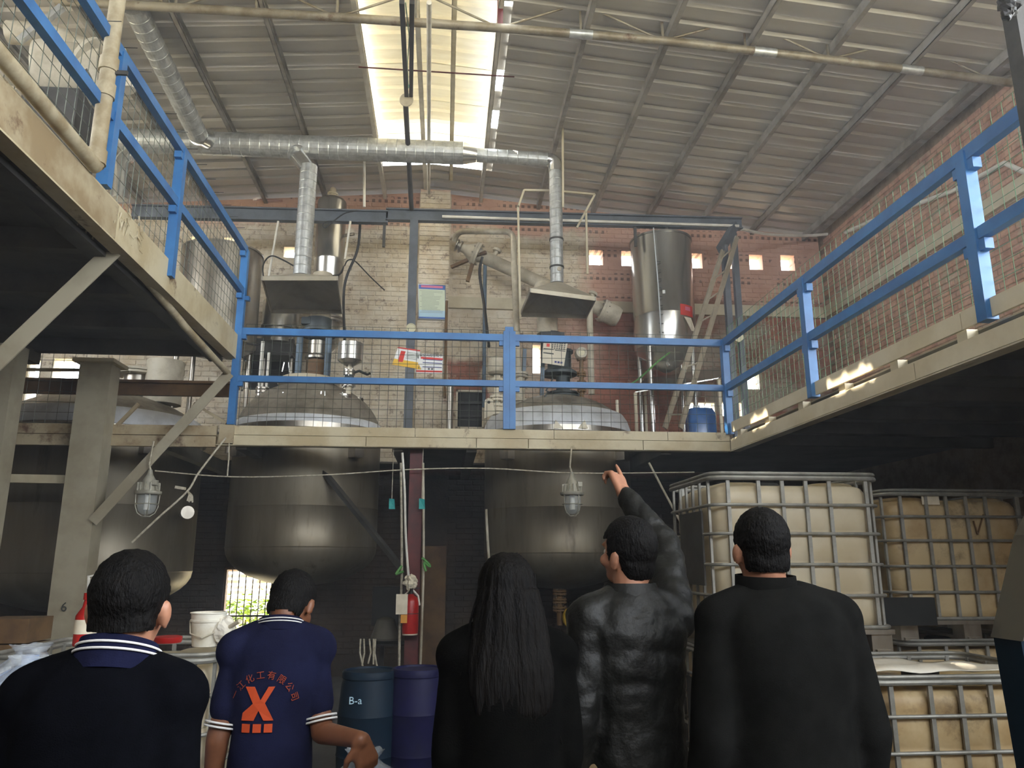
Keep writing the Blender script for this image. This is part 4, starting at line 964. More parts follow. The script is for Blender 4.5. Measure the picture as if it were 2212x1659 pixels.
patch(rt_, 1471, 656, 1502, 679, 'sign_red', 'red_sticker', rr_, YR)
patch(rt_, 1482, 660, 1495, 668, 'sign_pink', 'sticker_print', rr_, YR, 0.007)
patch(rt_, 1432, 626, 1437, 633, 'sign_white', 'white_label', rr_, YR)
p0 = at(1478, 684, YR-0.46); MB().prism([p0, p0+Vector((0.1, 0.0, -0.02)), p0+Vector((0.17, 0.03, -0.22)), p0+Vector((0.1, 0.0, -0.22))], (0, -0.006, 0)).build('torn_label', 'paper', rt_)
MB().cyl(at(1430, 770, YR-0.1), at(1446, 792, YR-0.25), 0.03, n=12).build('drain_nozzle', 'stainless_clean', rt_, True)

# inclined condenser
YC = 11.45
cd_ = thing('inclined_condenser', 'dusty inclined tube condenser with flanged ends fixed to the wall above the right hood', 'condenser', at(1150, 600, YC))
q0, q1 = at(1030, 549, YC), at(1304, 672, YC); ax = (q1-q0).normalized()
MB().cyl(q0, q1, 0.105, n=24).build('shell', 'dusty_pipe', cd_, True)
MB().lathe([(0.19, -0.05), (0.19, -0.02), (0.185, -0.015), (0.185, -0.005), (0.19, 0), (0.19, 0.03)], q0, ax, 24).build('flange', 'dusty_pipe', cd_, True)
MB().lathe([(0.07, -0.26), (0.08, -0.2), (0.17, -0.05)], q0, ax, 24).build('end_cone', 'dusty_pipe', cd_, True)
MB().lathe([(0.065, -0.36), (0.1, -0.36), (0.1, -0.34), (0.065, -0.33), (0.065, -0.31), (0.1, -0.3), (0.1, -0.28), (0.07, -0.26)], q0, ax, 20).build('nozzle_flange', 'stainless', cd_, True)
MB().lathe([(0.19, -0.04), (0.19, -0.01), (0.185, 0), (0.19, 0.01), (0.19, 0.04)], q1, ax, 24).build('flange', 'dusty_pipe', cd_, True)
MB().lathe([(0.17, 0.04), (0.17, 0.2), (0.14, 0.27), (1e-4, 0.29)], q1, ax, 24).build('end_bonnet', 'dusty_pipe', cd_, True)
for k in range(10):
    a = 2*math.pi*k/10; s1_ = ax.cross(Vector((0, 1, 0))).normalized(); s2_ = ax.cross(s1_)
    for q in (q0, q1): MB().cyl(q+(s1_*math.cos(a)+s2_*math.sin(a))*0.165-ax*0.07, q+(s1_*math.cos(a)+s2_*math.sin(a))*0.165+ax*0.06, 0.012, n=6).build('bolt', 'stainless', cd_)
for t in (0.12, 0.88): # upper nozzles
    p = q0.lerp(q1, t); nrm = ax.cross(Vector((0, -1, 0))).normalized(); nrm = nrm if nrm.z > 0 else -nrm
    MB().cyl(p+nrm*0.09, p+nrm*0.2, 0.035, n=12).lathe([(0.07, 0.18), (0.07, 0.22)], p, nrm, 14).build('side_nozzle', 'dusty_pipe', cd_, True)
MB().bar(at(975, 577, YC+0.2), at(1050, 545, YC-0.15), 0.05, 0.05).build('bracket', 'brown_board', cd_); MB().bar(at(1010, 608, YC), at(1022, 565, YC), 0.06, 0.06).build('bracket', 'brown_board', cd_)
# vapour pipe
YV = 10.9
vp = thing('vapour_pipe', 'grey bent vapour pipe from the condenser end down to the right reactor', 'pipe', at(1122, 850, YV))
pts = path([at(982, 520, YC), at(985, 500, YC-0.1), at(1108, 500, YV), at(1121, 845, 10.2)], 0.16, 6)
pts[-1].x = at(1121, 845, 10.2).x
MB().tube(pts, 0.046, 16).build('pipe_run', 'dusty_pipe', vp, True)
# vertical white pipe right of hood, thin pipes along wall
for px0, py0, px1, py1, Y, r_, m_, nm, lb_ in ((1273, 650, 1277, 852, 11.2, 0.05, 'dusty_pipe', 'down_pipe', 'thick pale down pipe below the condenser bonnet'),
        (1048, 545, 1052, 880, 11.5, 0.03, 'stand_blue', 'wall_pipe', 'grey vertical wall pipe below the upper end of the condenser'),
        (965, 650, 966, 860, 11.75, 0.022, 'brown_board', 'wall_pipe', 'thin brown pipe down the right edge of the brick pillar'),
        (973, 835, 975, 1001, 11.5, 0.05, 'stainless', 'downspout', 'short shiny downspout beside the dark-filled window opening'),
        (690, 455, 682, 452, 11, 0.01, 'rubber', 'stub', None)):
    if not lb_: continue
    a, b = at(px0, py0, Y), at(px1, py1, Y); b.x = a.x
    MB().cyl(b, a, r_, n=12).build(nm, m_, None, True, label=lb_, cat='pipe')
def hose(name, pts, r_, m_, label, cat='cable'):
    P_ = [at(*p) for p in pts]; out = []
    for i in range(len(P_)-1):
        a = P_[max(i-1, 0)]; b = P_[i]; c_ = P_[i+1]; d = P_[min(i+2, len(P_)-1)]
        for k_ in range(5):
            t = k_/5; out.append(0.5*((2*b)+(c_-a)*t+(2*a-5*b+4*c_-d)*t*t+(-a+3*b-3*c_+d)*t**3))
    out.append(P_[-1]); return MB().tube(out, r_, 8).build(name, m_, None, True, label=label, cat=cat)
hose('hose', [(1042, 555, 11.2), (1036, 590, 11.2), (1046, 660, 11.0), (1056, 748, 10.2)], 0.022, 'rubber', 'dark flexible hose hanging from the condenser to the filter pot', 'hose')
hose('conduit_hose', [(778, 482, 11.0), (772, 540, 11.0), (748, 600, 11.0), (742, 650, 11.0), (745, 740, 10.4)], 0.02, 'rubber', 'dark conduit dropping from the monorail to the charging funnel', 'hose')
hose('cable', [(744, 575, 11.0), (752, 562, 11.0), (768, 565, 11.3), (800, 598, 11.8), (831, 627, 11.9)], 0.010, 'rubber', 'black cable arching from the tall receiver across the white bricks')
hose('cable', [(655, 600, 10.0), (700, 598, 10.3), (734, 592, 10.6), (742, 575, 10.8), (735, 590, 10.6), (715, 612, 10.5)], 0.012, 'rubber', 'black motor cable looping beside the left motor cowl')
hose('cable', [(770, 455, 10.65), (742, 462, 10.6), (712, 485, 10.6), (702, 492, 10.6), (698, 484, 10.6), (712, 478, 10.6), (772, 480, 10.65)], 0.010, 'rubber', 'black cable loop hanging on the monorail by the tall receiver')
hose('cable', [(572, 620, 10.4), (568, 575, 10.4), (585, 553, 10.5), (612, 562, 10.5), (640, 578, 10.5)], 0.011, 'rubber', 'dark cable curving between the wide tank and the left flue')
hose('wall_conduit', [(1600, 495, 10.75), (1660, 506, 11.3), (1740, 509, 11.7), (1820, 503, 11.6)], 0.025, 'white_pipe', 'sagging white conduit from the monorail end towards the right wall', 'conduit')
wc = [atx(1826, 502, XR-0.04), atx(1900, 470, XR-0.04), atx(2060, 412, XR-0.04), atx(2170, 352, XR-0.04), atx(2230, 380, XR-0.04)]
MB().tube(wc, 0.03, 10).build('wall_conduit', 'white_pipe', None, True, label='white conduit running along the right brick wall behind the mesh', cat='conduit')
for px0, py0, px1, py1, lb_ in ((601, 478, 580, 600, 'slanted pale tube left of the left flue'), (757, 478, 745, 560, 'slanted pale tube right of the tall receiver')):
    MB().cyl(at(px0, py0, 10.6), at(px1, py1, 10.6), 0.016, n=8).build('slanted_tube', 'white_pipe', None, True, label=lb_, cat='tube')

# right corner of the platform: canister, sheet, strap
X = at(1513, 905, 10.6).x
cn = thing('blue_canister', 'light blue plastic canister on the rear platform in front of the low bright opening', 'canister', (X, 10.6, 3.06))
zc = at(1513, 884, 10.6).z
MB().loft([(X, 10.6, 3.06, 0.19, 0.15), (X, 10.6, 3.1, 0.21, 0.17), (X, 10.6, zc-0.08, 0.21, 0.17), (X, 10.6, zc, 0.17, 0.13), (X, 10.6, zc+0.01, 0.1, 0.08)], 24, 3.2).build('body', 'bottle_blue', cn, True, angle=60)
MB().cyl((X-0.05, 10.6, zc), (X-0.05, 10.6, zc+0.05), 0.05, n=16).build('cap', 'sign_white', cn, True)
sh = thing('steel_sheet', 'large pale metal sheet lying on a trestle at the right of the right reactor', 'sheet', at(1430, 840, 10.6))
s0 = [at(1372, 846, 10.2), at(1552, 816, 10.2), at(1600, 786, 11.4), at(1392, 818, 11.4)]
MB().prism(s0, (0, 0, -0.015)).build('panel', 'stainless_clean', sh)
for p in s0: MB().bx((p.x-0.02, p.y-0.02, 3.06), (p.x+0.02, p.y+0.02, p.z-0.015)).build('leg', 'cream_clean', sh)
hose('green_strap', [(1345, 840, 9.85), (1380, 818, 9.85), (1420, 782, 9.9), (1446, 762, 10.2)], 0.012, 'green_strap', 'bright green strap hanging under the cone-bottom tank', 'strap')

# ================================================================== SIGNS
def sign(name, quad, m, label, th=(0, -0.01, 0)):
    q = [Vector(p) for p in quad]; root = thing(name, label, 'sign', sum(q, Vector())/4)
    MB().prism(q, Vector(th)).build('board', m, root)
    def put(u0, v0, u1, v1, m_, nm='print', lift=1.25):
        f = lambda u, v: q[0].lerp(q[1], u).lerp(q[3].lerp(q[2], u), v)+Vector(th)*lift
        MB().prism([f(u0, v0), f(u1, v0), f(u1, v1), f(u0, v1)], Vector(th)*0.2).build(nm, m_, root)
    return root, put, q
Yp = YB-0.24
rs, put, q = sign('safety_poster', [at(903, 613, Yp), at(963, 616, Yp), at(963, 692, Yp), at(903, 690, Yp)], 'sign_white', 'framed rules poster with blue header on the white brick pillar')
put(0.03, 0.025, 0.97, 0.15, 'sign_blue'); put(0.11, 0.045, 0.89, 0.105, 'sign_pink', 'title', 1.5); put(0.03, 0.15, 0.97, 0.74, 'sign_green'); put(0.03, 0.74, 0.97, 0.97, 'sign_pale'); put(0.03, 0.93, 0.97, 0.97, 'sign_blue', 'wave', 1.5)
rnd = random.Random(2)
for i in range(17): put(0.13 if i % 4 else 0.07, 0.19+i*0.038, rnd.uniform(0.55, 0.9), 0.198+i*0.038, 'ink_soft', 'text_line', 1.5)
# tilted accident-notice on the monorail post
Yq = YM-0.062
rs, put, q = sign('warning_placard', [at(860, 750, Yq), at(908, 757, Yq), at(901, 797, Yq), at(847, 788, Yq)], 'sign_white', 'tilted red and yellow warning placard hung on the grey monorail post')
put(0.0, 0.0, 1.0, 0.07, 'sign_red'); put(0.18, 0.18, 0.38, 0.78, 'sign_red'); put(0, 0.66, 1, 1, 'sign_yellow', 'print', 1.1)
for i in range(5): put(0.45, 0.2+i*0.08, 0.95, 0.222+i*0.08, 'ink_soft', 'text_line', 1.5)
rs, put, q = sign('safety_card', [at(899, 763, Yq), at(957, 768, Yq), at(955, 807, Yq), at(897, 806, Yq)], 'sign_white', 'white risk notice card with red bars and warning triangle beside the monorail post')
put(0.18, 0.17, 1, 0.27, 'sign_red'); put(0.02, 0.86, 1, 0.95, 'sign_red'); put(0.26, 0.27, 0.98, 0.31, 'sign_navy'); put(0.26, 0.44, 0.98, 0.48, 'sign_navy'); put(0.26, 0.66, 0.98, 0.7, 'sign_navy')
f = lambda u, v: q[0].lerp(q[1], u).lerp(q[3].lerp(q[2], u), v)+Vector((0, -0.013, 0))
MB().prism([f(0.02, 0.82), f(0.22, 0.82), f(0.12, 0.56)], (0, -0.003, 0)).build('triangle', 'sign_yellow', rs)
MB().prism([f(0.1, 0.78), f(0.14, 0.78), f(0.12, 0.64)], (0, -0.006, 0)).build('mark', 'ink', rs)
for u in (0.5, 0.62): MB().lathe([(1e-4, 0), (0.014, 0), (0.014, 0.004), (1e-4, 0.004)], f(u, 0.78), (0, -1, 0), 12).build('icon', 'ink', rs)
def text(root, s, p, size, m, rx=R(90), rz=0.0, ext=0.002, sx=1.0, name='lettering', align='CENTER', ry=0.0):
    cu = bpy.data.curves.new(name, 'FONT'); cu.body = s; cu.size = size; cu.extrude = ext; cu.align_x = align; cu.align_y = 'CENTER'; cu.resolution_u = 2
    o_ = bpy.data.objects.new(name, cu); COL.objects.link(o_)
    dg = bpy.context.evaluated_depsgraph_get(); me = bpy.data.meshes.new_from_object(o_.evaluated_get(dg)); bpy.data.objects.remove(o_); bpy.data.curves.remove(cu)
    me.materials.clear(); me.materials.append(MATS[m]); me.name = name
    M = Matrix.Rotation(rz, 4, 'Z') @ Matrix.Rotation(rx, 4, 'X') @ Matrix.Rotation(ry, 4, 'Z') @ Matrix.Diagonal((sx, 1, 1, 1)); me.transform(M)
    ob = bpy.data.objects.new(name, me); COL.objects.link(ob); ob.parent = root; ob.location = Vector(p)-ORG.get(root, Vector()); return ob
text(rs, '安全风险告知卡', f(0.55, 0.06), 0.055, 'ink', sx=0.85)
tp = sum([Vector(v) for v in (at(903, 613, Yp), at(963, 616, Yp))], Vector())/2
# calendar-like card on the right agitator
Yk = Y2-0.35
rs, put, q = sign('instruction_card', [at(1174, 736, Yk), at(1226, 741, Yk), at(1218, 791, Yk), at(1170, 784, Yk)], 'ivory', 'tilted printed instruction card fixed to the right agitator stand')
put(0.03, 0.34, 0.45, 0.38, 'ink'); put(0.52, 0.36, 0.96, 0.39, 'ink'); put(0.03, 0.52, 0.48, 0.57, 'ink')
for r_ in range(4):
    for c_ in range(6): put(0.36+c_*0.1, 0.04+r_*0.075, 0.42+c_*0.1, 0.085+r_*0.075, 'ink', 'character', 1.4)
for c_ in range(3): put(0.56+c_*0.13, 0.84, 0.65+c_*0.13, 0.92, 'sign_navy', 'icon', 1.4)
put(0.14, 0.12, 0.27, 0.26, 'sign_red', 'seal', 1.4)
# round gauge clipped to the monorail post
g = at(888, 709, Yq); MB().lathe([(1e-4, 0.012), (0.058, 0.012), (0.058, 0.02), (0.07, 0.02), (0.07, -0.02), (1e-4, -0.02)], g, (0, -1, 0), 24).build('dial_gauge', 'gauge_face', None, True, label='small round dial gauge on the grey monorail post above the railing', cat='gauge')
# items at the upper left on the raised platform: blower housing and motor guard
YU = 6.2
bl = thing('blower_unit', 'dusty sheet-metal blower housing with elbow on the raised left platform', 'blower', at(150, 200, YU))
c = at(150, 165, YU)
MB().lathe([(0.01, -0.26), (0.26, -0.25), (0.28, -0.2), (0.28, 0.2), (0.26, 0.25), (0.01, 0.26)], c, (1, 0.25, 0.1), 28).build('drum', 'dusty_pipe', bl, True)
MB().tube(path([at(20, 70, YU), at(110, 75, YU), at(190, 110, YU)], 0.2, 6), 0.1, 16).build('inlet_elbow', 'dusty_pipe', bl, True)
MB().lathe([(0.2, 0), (0.22, 0), (0.22, 0.03), (0.2, 0.03)], at(185, 130, YU-0.1), (1, 0.2, -0.6), 24).build('flange_ring', 'dusty_pipe', bl, True)
MB().bar(at(40, 90, YU-0.1), at(135, 15, YU-0.1), 0.05, 0.05).build('frame_bar', 'galv', bl); MB().bar(at(170, 115, YU-0.2), at(210, 205, YU-0.2), 0.03, 0.03).build('frame_bar', 'dark_steel', bl); MB().bar(at(110, 210, YU-0.1), at(205, 190, YU-0.1), 0.05, 0.05).build('frame_bar', 'dark_steel', bl)
zf = at(150, 165, YU).z
MB().bx((c.x-0.25, YU-0.2, 4.13), (c.x+0.2, YU+0.2, c.z-0.24)).build('plinth', 'dark_steel', bl)
MB().cyl(at(258, 108, 6.6), at(276, 195, 6.6), 0.06, 0.07, n=16).build('white_filter', 'sheet_white', bl, True); MB().cyl(at(190, 150, 6.4), at(262, 130, 6.6), 0.03, n=8).build('filter_pipe', 'dusty_pipe', bl, True)

# ================================================================== BELOW THE PLATFORM
def lamp(px, Y, py_rim, label):
    c = at(px, py_rim, Y); k = Y/1693
    root = thing('explosion_proof_lamp', label, 'lamp', c, group='caged lamps under the platforms')
    MB().lathe([(0.128, -0.02), (0.135, -0.01), (0.135, 0.012), (0.1, 0.02), (0.085, 0.06), (0.06, 0.14), (0.03, 0.19), (0.02, 0.24), (1e-4, 0.245)], c, n=28).build('housing', 'lamp_cast', root, True)
    for i in range(12):
        a = 2*math.pi*i/12; q = c+Vector((math.cos(a)*0.088, math.sin(a)*0.088, 0.06)); MB().box(q, (0.05, 0.008, 0.085), a).build('fin', 'lamp_cast', root)
    MB().box(c+Vector((0.08, -0.05, 0.1)), (0.05, 0.05, 0.05)).build('junction_box', 'lamp_cast', root)
    MB().lathe([(0.095, -0.02), (0.095, -0.14), (0.085, -0.19), (0.05, -0.225), (1e-4, -0.235)], c, n=24).build('glass', 'glass', root, True)
    MB().cyl(c+Vector((0, 0, -0.18)), c+Vector((0, 0, -0.02)), 0.03, n=14).build('bulb', 'lamp_white', root, True)
    for i in range(4):
        a = 2*math.pi*i/4+0.5; d = Vector((math.cos(a), math.sin(a), 0))
        MB().tube([c+d*0.118+Vector((0, 0, -0.015)), c+d*0.11+Vector((0, 0, -0.15)), c+d*0.085+Vector((0, 0, -0.215)), c+d*0.03+Vector((0, 0, -0.255))], 0.005, 6).build('guard_wire', 'lamp_cast', root, True)
    for z, r_ in ((-0.12, 0.112), (-0.25, 0.04)):
        MB().tube([c+Vector((r_*math.cos(2*math.pi*i/20), r_*math.sin(2*math.pi*i/20), z)) for i in range(20)], 0.005, 6, closed=True).build('guard_ring', 'lamp_cast', root, True)
    MB().tube([c+Vector((0, 0, 0.24)), c+Vector((-0.02, 0, 0.3)), c+Vector((0.0, 0, 2.9-c.z))], 0.01, 6).build('hanger', 'rope', root, True)
lamp(1236, 8.62, 1066, 'caged explosion-proof lamp hanging in front of the right reactor')
lamp(320, 8.45, 1064, 'caged explosion-proof lamp hanging by the cream column at left')

# ropes and cords
hose('slack_wire', [(335, 1017, 8.75), (500, 1030, 8.75), (700, 1026, 8.75), (890, 1014, 8.75), (1060, 1012, 8.75), (1245, 1022, 8.75), (1500, 1020, 8.75)], 0.007, 'rope', 'thin slack wire strung under the rear platform beam', 'wire')
hose('white_twine', [(488, 945, 8.62), (430, 1020, 8.6), (404, 1062, 8.55), (340, 1120, 8.5), (285, 1172, 8.5)], 0.011, 'rope', 'white twine slanting down beside the left caged lamp', 'rope')
tg = at(392, 1056, 8.55); mb = MB(); rnd = random.Random(4)
for i in range(9): mb.tube([at(405, 1060, 8.55), at(408+i, 1068+rnd.random()*4, 8.5), at(404+i*1.6, 1082+rnd.random()*4, 8.5)], 0.006, 5)
mb.bar(at(378, 1052, 8.53), at(402, 1056, 8.53), 0.01, 0.03); mb.build('twine_knot', 'rope', None, label='knotted tuft with white tag on the slanting twine', cat='knot')
hose('hanging_twine', [(495, 955, 8.68), (494, 990, 8.68), (491, 1028, 8.68)], 0.008, 'rope', 'short twine end hanging from the platform corner at left', 'rope')
hose('steel_cable', [(1402, 1000, 8.9), (1455, 1100, 8.6), (1512, 1204, 8.3)], 0.013, 'dusty_pipe', 'straight steel cable slanting down left of the white tanks', 'cable')
hose('white_strip', [(869, 978, 8.7), (874, 1060, 8.7), (876, 1150, 8.7), (882, 1240, 8.68), (884, 1252, 8.66)], 0.014, 'white_pipe', 'white plastic strip hanging down the maroon column to the extinguisher', 'strip')
hose('column_hose', [(866, 1000, 8.8), (868, 1230, 8.8), (864, 1330, 8.8), (862, 1460, 8.8)], 0.014, 'rope', 'thin pale hose down the left side of the maroon column', 'hose')
hose('column_hose', [(914, 1000, 8.8), (915, 1200, 8.8), (912, 1330, 8.8), (908, 1440, 8.8)], 0.014, 'dusty_pipe', 'thin grey hose down the right side of the maroon column', 'hose')
# tape
for px, lb_ in ((846, 'teal tape scrap left of the maroon column'), (911, 'teal tape scrap on the hose right of the maroon column')):
    p = at(px, 1088, 8.78); tp_ = thing('tape_scrap', lb_, 'tape', p); MB().cyl(p+Vector((0, 0.005, 0.05)), p+Vector((0, 0.005, 2.9-p.z)), 0.004, n=5).build('string', 'rope', tp_); MB().prism([p+Vector((-0.03, 0, -0.06)), p+Vector((0.04, 0, -0.06)), p+Vector((0.03, -0.01, 0.05)), p+Vector((-0.03, 0.0, 0.06))], (0, 0.012, 0)).build('scrap', 'teal_tape', tp_)
for pts, lb_ in (([(868, 1222, 8.74), (858, 1236, 8.72), (856, 1240, 8.72), (872, 1234, 8.72)], 'green strap knotted left of the maroon column'), ([(912, 1205, 8.74), (926, 1218, 8.72), (928, 1224, 8.72), (916, 1216, 8.72), (920, 1234, 8.72)], 'green strap knotted right of the maroon column')):
    hose('green_tie', pts, 0.014, 'green_strap', lb_, 'strap')
# fire extinguisher on the column
def extinguisher(px, py0, py1, Y, rad, label):
    t = at(px, py0, Y); b = at(px, py1, Y); root = thing('fire_extinguisher', label, 'extinguisher', (t.x, Y, b.z)); h = t.z-b.z
    MB().lathe([(rad*0.94, 0), (rad, 0.015), (rad, h*0.8), (rad*0.85, h*0.9), (rad*0.35, h*0.97), (rad*0.3, h)], (t.x, Y, b.z), n=24).build('cylinder', 'red_paint', root, True)
    MB().lathe([(rad*0.95, -0.01), (rad*0.96, 0.02)], (t.x, Y, b.z), n=24).build('base_ring', 'ivory', root, True)
    MB().cyl((t.x, Y, t.z), (t.x, Y, t.z+0.05), rad*0.28, n=12).box((t.x+0.03, Y, t.z+0.06), (0.12, 0.02, 0.015)).build('valve_head', 'black_steel', root)
    MB().tube([(t.x+0.02, Y, t.z+0.04), (t.x+rad*0.9, Y-0.02, t.z-0.02), (t.x+rad*1.1, Y-0.02, t.z-0.12)], 0.011, 8).build('nozzle_hose', 'white_pipe', root, True)
    MB().tube([(t.x-0.02, Y, t.z+0.04), (t.x-rad*0.9, Y-0.03, t.z-0.02), (t.x-rad*1.02, Y-0.04, t.z-0.1)], 0.008, 8).build('tag_string', 'rope', root, True)
    return root, t, b, h
ex, t, b, h = extinguisher(888, 1283, 1369, 8.76, 0.088, 'red fire extinguisher with paper tags hung on the maroon column')
MB().bx((t.x-0.155, 8.65, b.z+0.21), (t.x-0.03, 8.66, b.z+0.42)).build('paper_tag', 'paper', ex); MB().bx((t.x-0.1, 8.655, b.z+0.12), (t.x-0.03, 8.66, b.z+0.205)).build('orange_label', 'paper_orange', ex)
MB().lathe([(0.09, h*0.5), (0.09, h*0.52)], (t.x, 8.76, b.z), n=24).build('strap', 'dark_steel', ex, True)
# crumpled bag over the valve
def crumple(c, r, seed, amp=0.25, n=18, m=12, fr=6.0):
    mb = MB(); mb.ell((0, 0, 0), r, n, m)
    for v in mb.v:
        d = noise.noise(v*fr/max(r)+Vector((seed, 0, 0)))+0.5*noise.noise(v*2.3*fr/max(r)+Vector((0, seed, 0))); v *= 1+amp*d
    for v in mb.v: v += Vector(c)
    return mb
crumple(at(886, 1257, 8.68), (0.075, 0.06, 0.075), 3, 0.5, fr=2.2).build('plastic_bag', 'ivory', None, label='crumpled whitish plastic bag wrapped over the extinguisher valve', cat='bag')
# wall panel, dark board, wood
MB().bx((at(908, 1300, 11.6).x, 11.55, 0), (at(962, 1300, 11.6).x, 11.62, at(930, 1180, 11.6).z)).build('leaning_board', 'brown_board', None, label='tall brown stained board standing right of the maroon column', cat='board')
bx_ = thing('switch_cabinet', 'dark wall cabinet left of the fire extinguisher', 'cabinet', (at(832, 1310, 9.6).x, 9.6, 0))
a, b2 = at(802, 1352, 9.5), at(862, 1268, 9.5)
MB().bx((a.x, 9.5, a.z), (b2.x, 9.75, b2.z)).build('body', 'dark_board', bx_); MB().bx((a.x+0.02, 9.485, a.z+0.02), (b2.x-0.02, 9.5, b2.z-0.02)).build('door', 'dark_board', bx_)
MB().bx((a.x+0.1, 9.6, 0), (a.x+0.15, 9.65, a.z)).build('stand', 'black_steel', bx_)
mb = MB().lathe([(0.16, 0), (0.17, 0.02), (0.1, 0.22), (0.03, 0.25)], at(832, 1382, 9.2), n=20); mb.build('grey_cover', 'under_deck', None, True, label='dusty grey cone cover on the shelf above the blue drum', cat='cover')
MB().bx(at(775, 1396, 9.1), at(900, 1384, 9.5)).build('rough_shelf', 'dark_board', None, label='dark rough shelf behind the blue drums', cat='shelf')
mb = MB(); rnd = random.Random(8)
for px in (779, 786, 798, 807, 811):
    mb.tube([at(px, 1380, 8.95), at(px+rnd.uniform(-3, 3), 1410, 8.95), at(px+rnd.uniform(-5, 5), 1440-rnd.random()*10, 8.95)], 0.01, 5)
mb.build('frayed_rope', 'rope', None, label='frayed rope strands hanging above the blue drum', cat='rope')
# reactor outlet valve with yellow flange
vv = thing('outlet_valve', 'outlet valve with yellow flange ring below the right reactor', 'valve', at(1237, 1335, 9.9))
c = at(1236, 1334, 9.9)
MB().lathe([(0.075, -0.02), (0.13, -0.02), (0.13, 0.02), (0.075, 0.02)], c, (0.35, -1, -0.1), 24).build('yellow_flange', 'yellow', vv, True)
MB().cyl(c+Vector((-0.05, 0.12, 0)), c+Vector((0.06, -0.1, -0.02)), 0.075, n=18).build('valve_neck', 'rubber', vv, True)
MB().tube([c+Vector((0.06, 0, 0.0)), c+Vector((0.3, 0.05, 0.05)), c+Vector((0.5, 0.1, 0.14))], [0.06, 0.05, 0.045], 12).build('side_pipe', 'dusty_pipe', vv, True)
mb = MB().cyl(c+Vector((-0.14, 0.1, -0.1)), c+Vector((-0.14, 0.1, 0.32)), 0.04, n=12)
for z in (0.1, 0.2, 0.3): flange(mb, c+Vector((-0.14, 0.1, z)), 0.09, 0.02)
mb.build('bronze_stack', 'brown_board', vv, True)
MB().cyl(c+Vector((0, 0.05, -0.9)), c+Vector((0, 0.05, 0.0)), 0.04, n=10).build('standpipe', 'dark_steel', vv, True)
hose('thin_riser', [(1050, 1100, 9.3), (1053, 1160, 9.3), (1058, 1235, 9.3)], 0.016, 'dusty_pipe', 'thin pale riser pipe at the left side of the right reactor', 'pipe')

# drums
def drum(px, py_top, Y, rad, m, label, mark=None):
    p = at(px, py_top, Y); h = p.z
    root = thing('plastic_drum', label, 'drum', (p.x, Y, 0))
    prof = [(rad*0.9, 0), (rad*0.94, 0.02), (rad*0.97, h*0.2), (rad, h*0.36), (rad*1.02, h*0.37), (rad, h*0.39), (rad, h*0.66), (rad*1.02, h*0.67), (rad*0.99, h*0.69), (rad*0.93, h*0.9), (rad*0.86, h*0.95), (rad*0.86, h*0.97)]
    MB().lathe(prof, (p.x, Y, 0), n=36).build('body', m, root, True, angle=30)
    MB().lathe([(rad*0.9, h*0.94), (rad*0.92, h*0.945), (rad*0.92, h*0.985), (rad*0.88, h), (rad*0.8, h), (rad*0.78, h*0.985), (1e-4, h*0.985)], (p.x, Y, 0), n=36).build('lid', m, root, True)
    if mark: text(root, mark, (p.x-rad*0.35, Y-rad*0.985, h*0.8), 0.07, 'sign_pale')
    return root
drum(800, 1446, 5.9, 0.215, 'drum_blue', 'dark blue plastic drum left of the purple drum', 'B-a')
drum(903, 1442, 5.9, 0.205, 'drum_purple', 'purple-blue plastic drum below the fire extinguisher')
drum(1234, 1480, 4.9, 0.14, 'drum_blue', 'narrow dark blue drum half hidden beside the pointing man')
MB().bx(at(1228, 1560, 4.7), at(1246, 1492, 4.72)).build('white_card', 'sheet_white', None, label='small white card on the narrow blue drum beside the pointing man', cat='card')

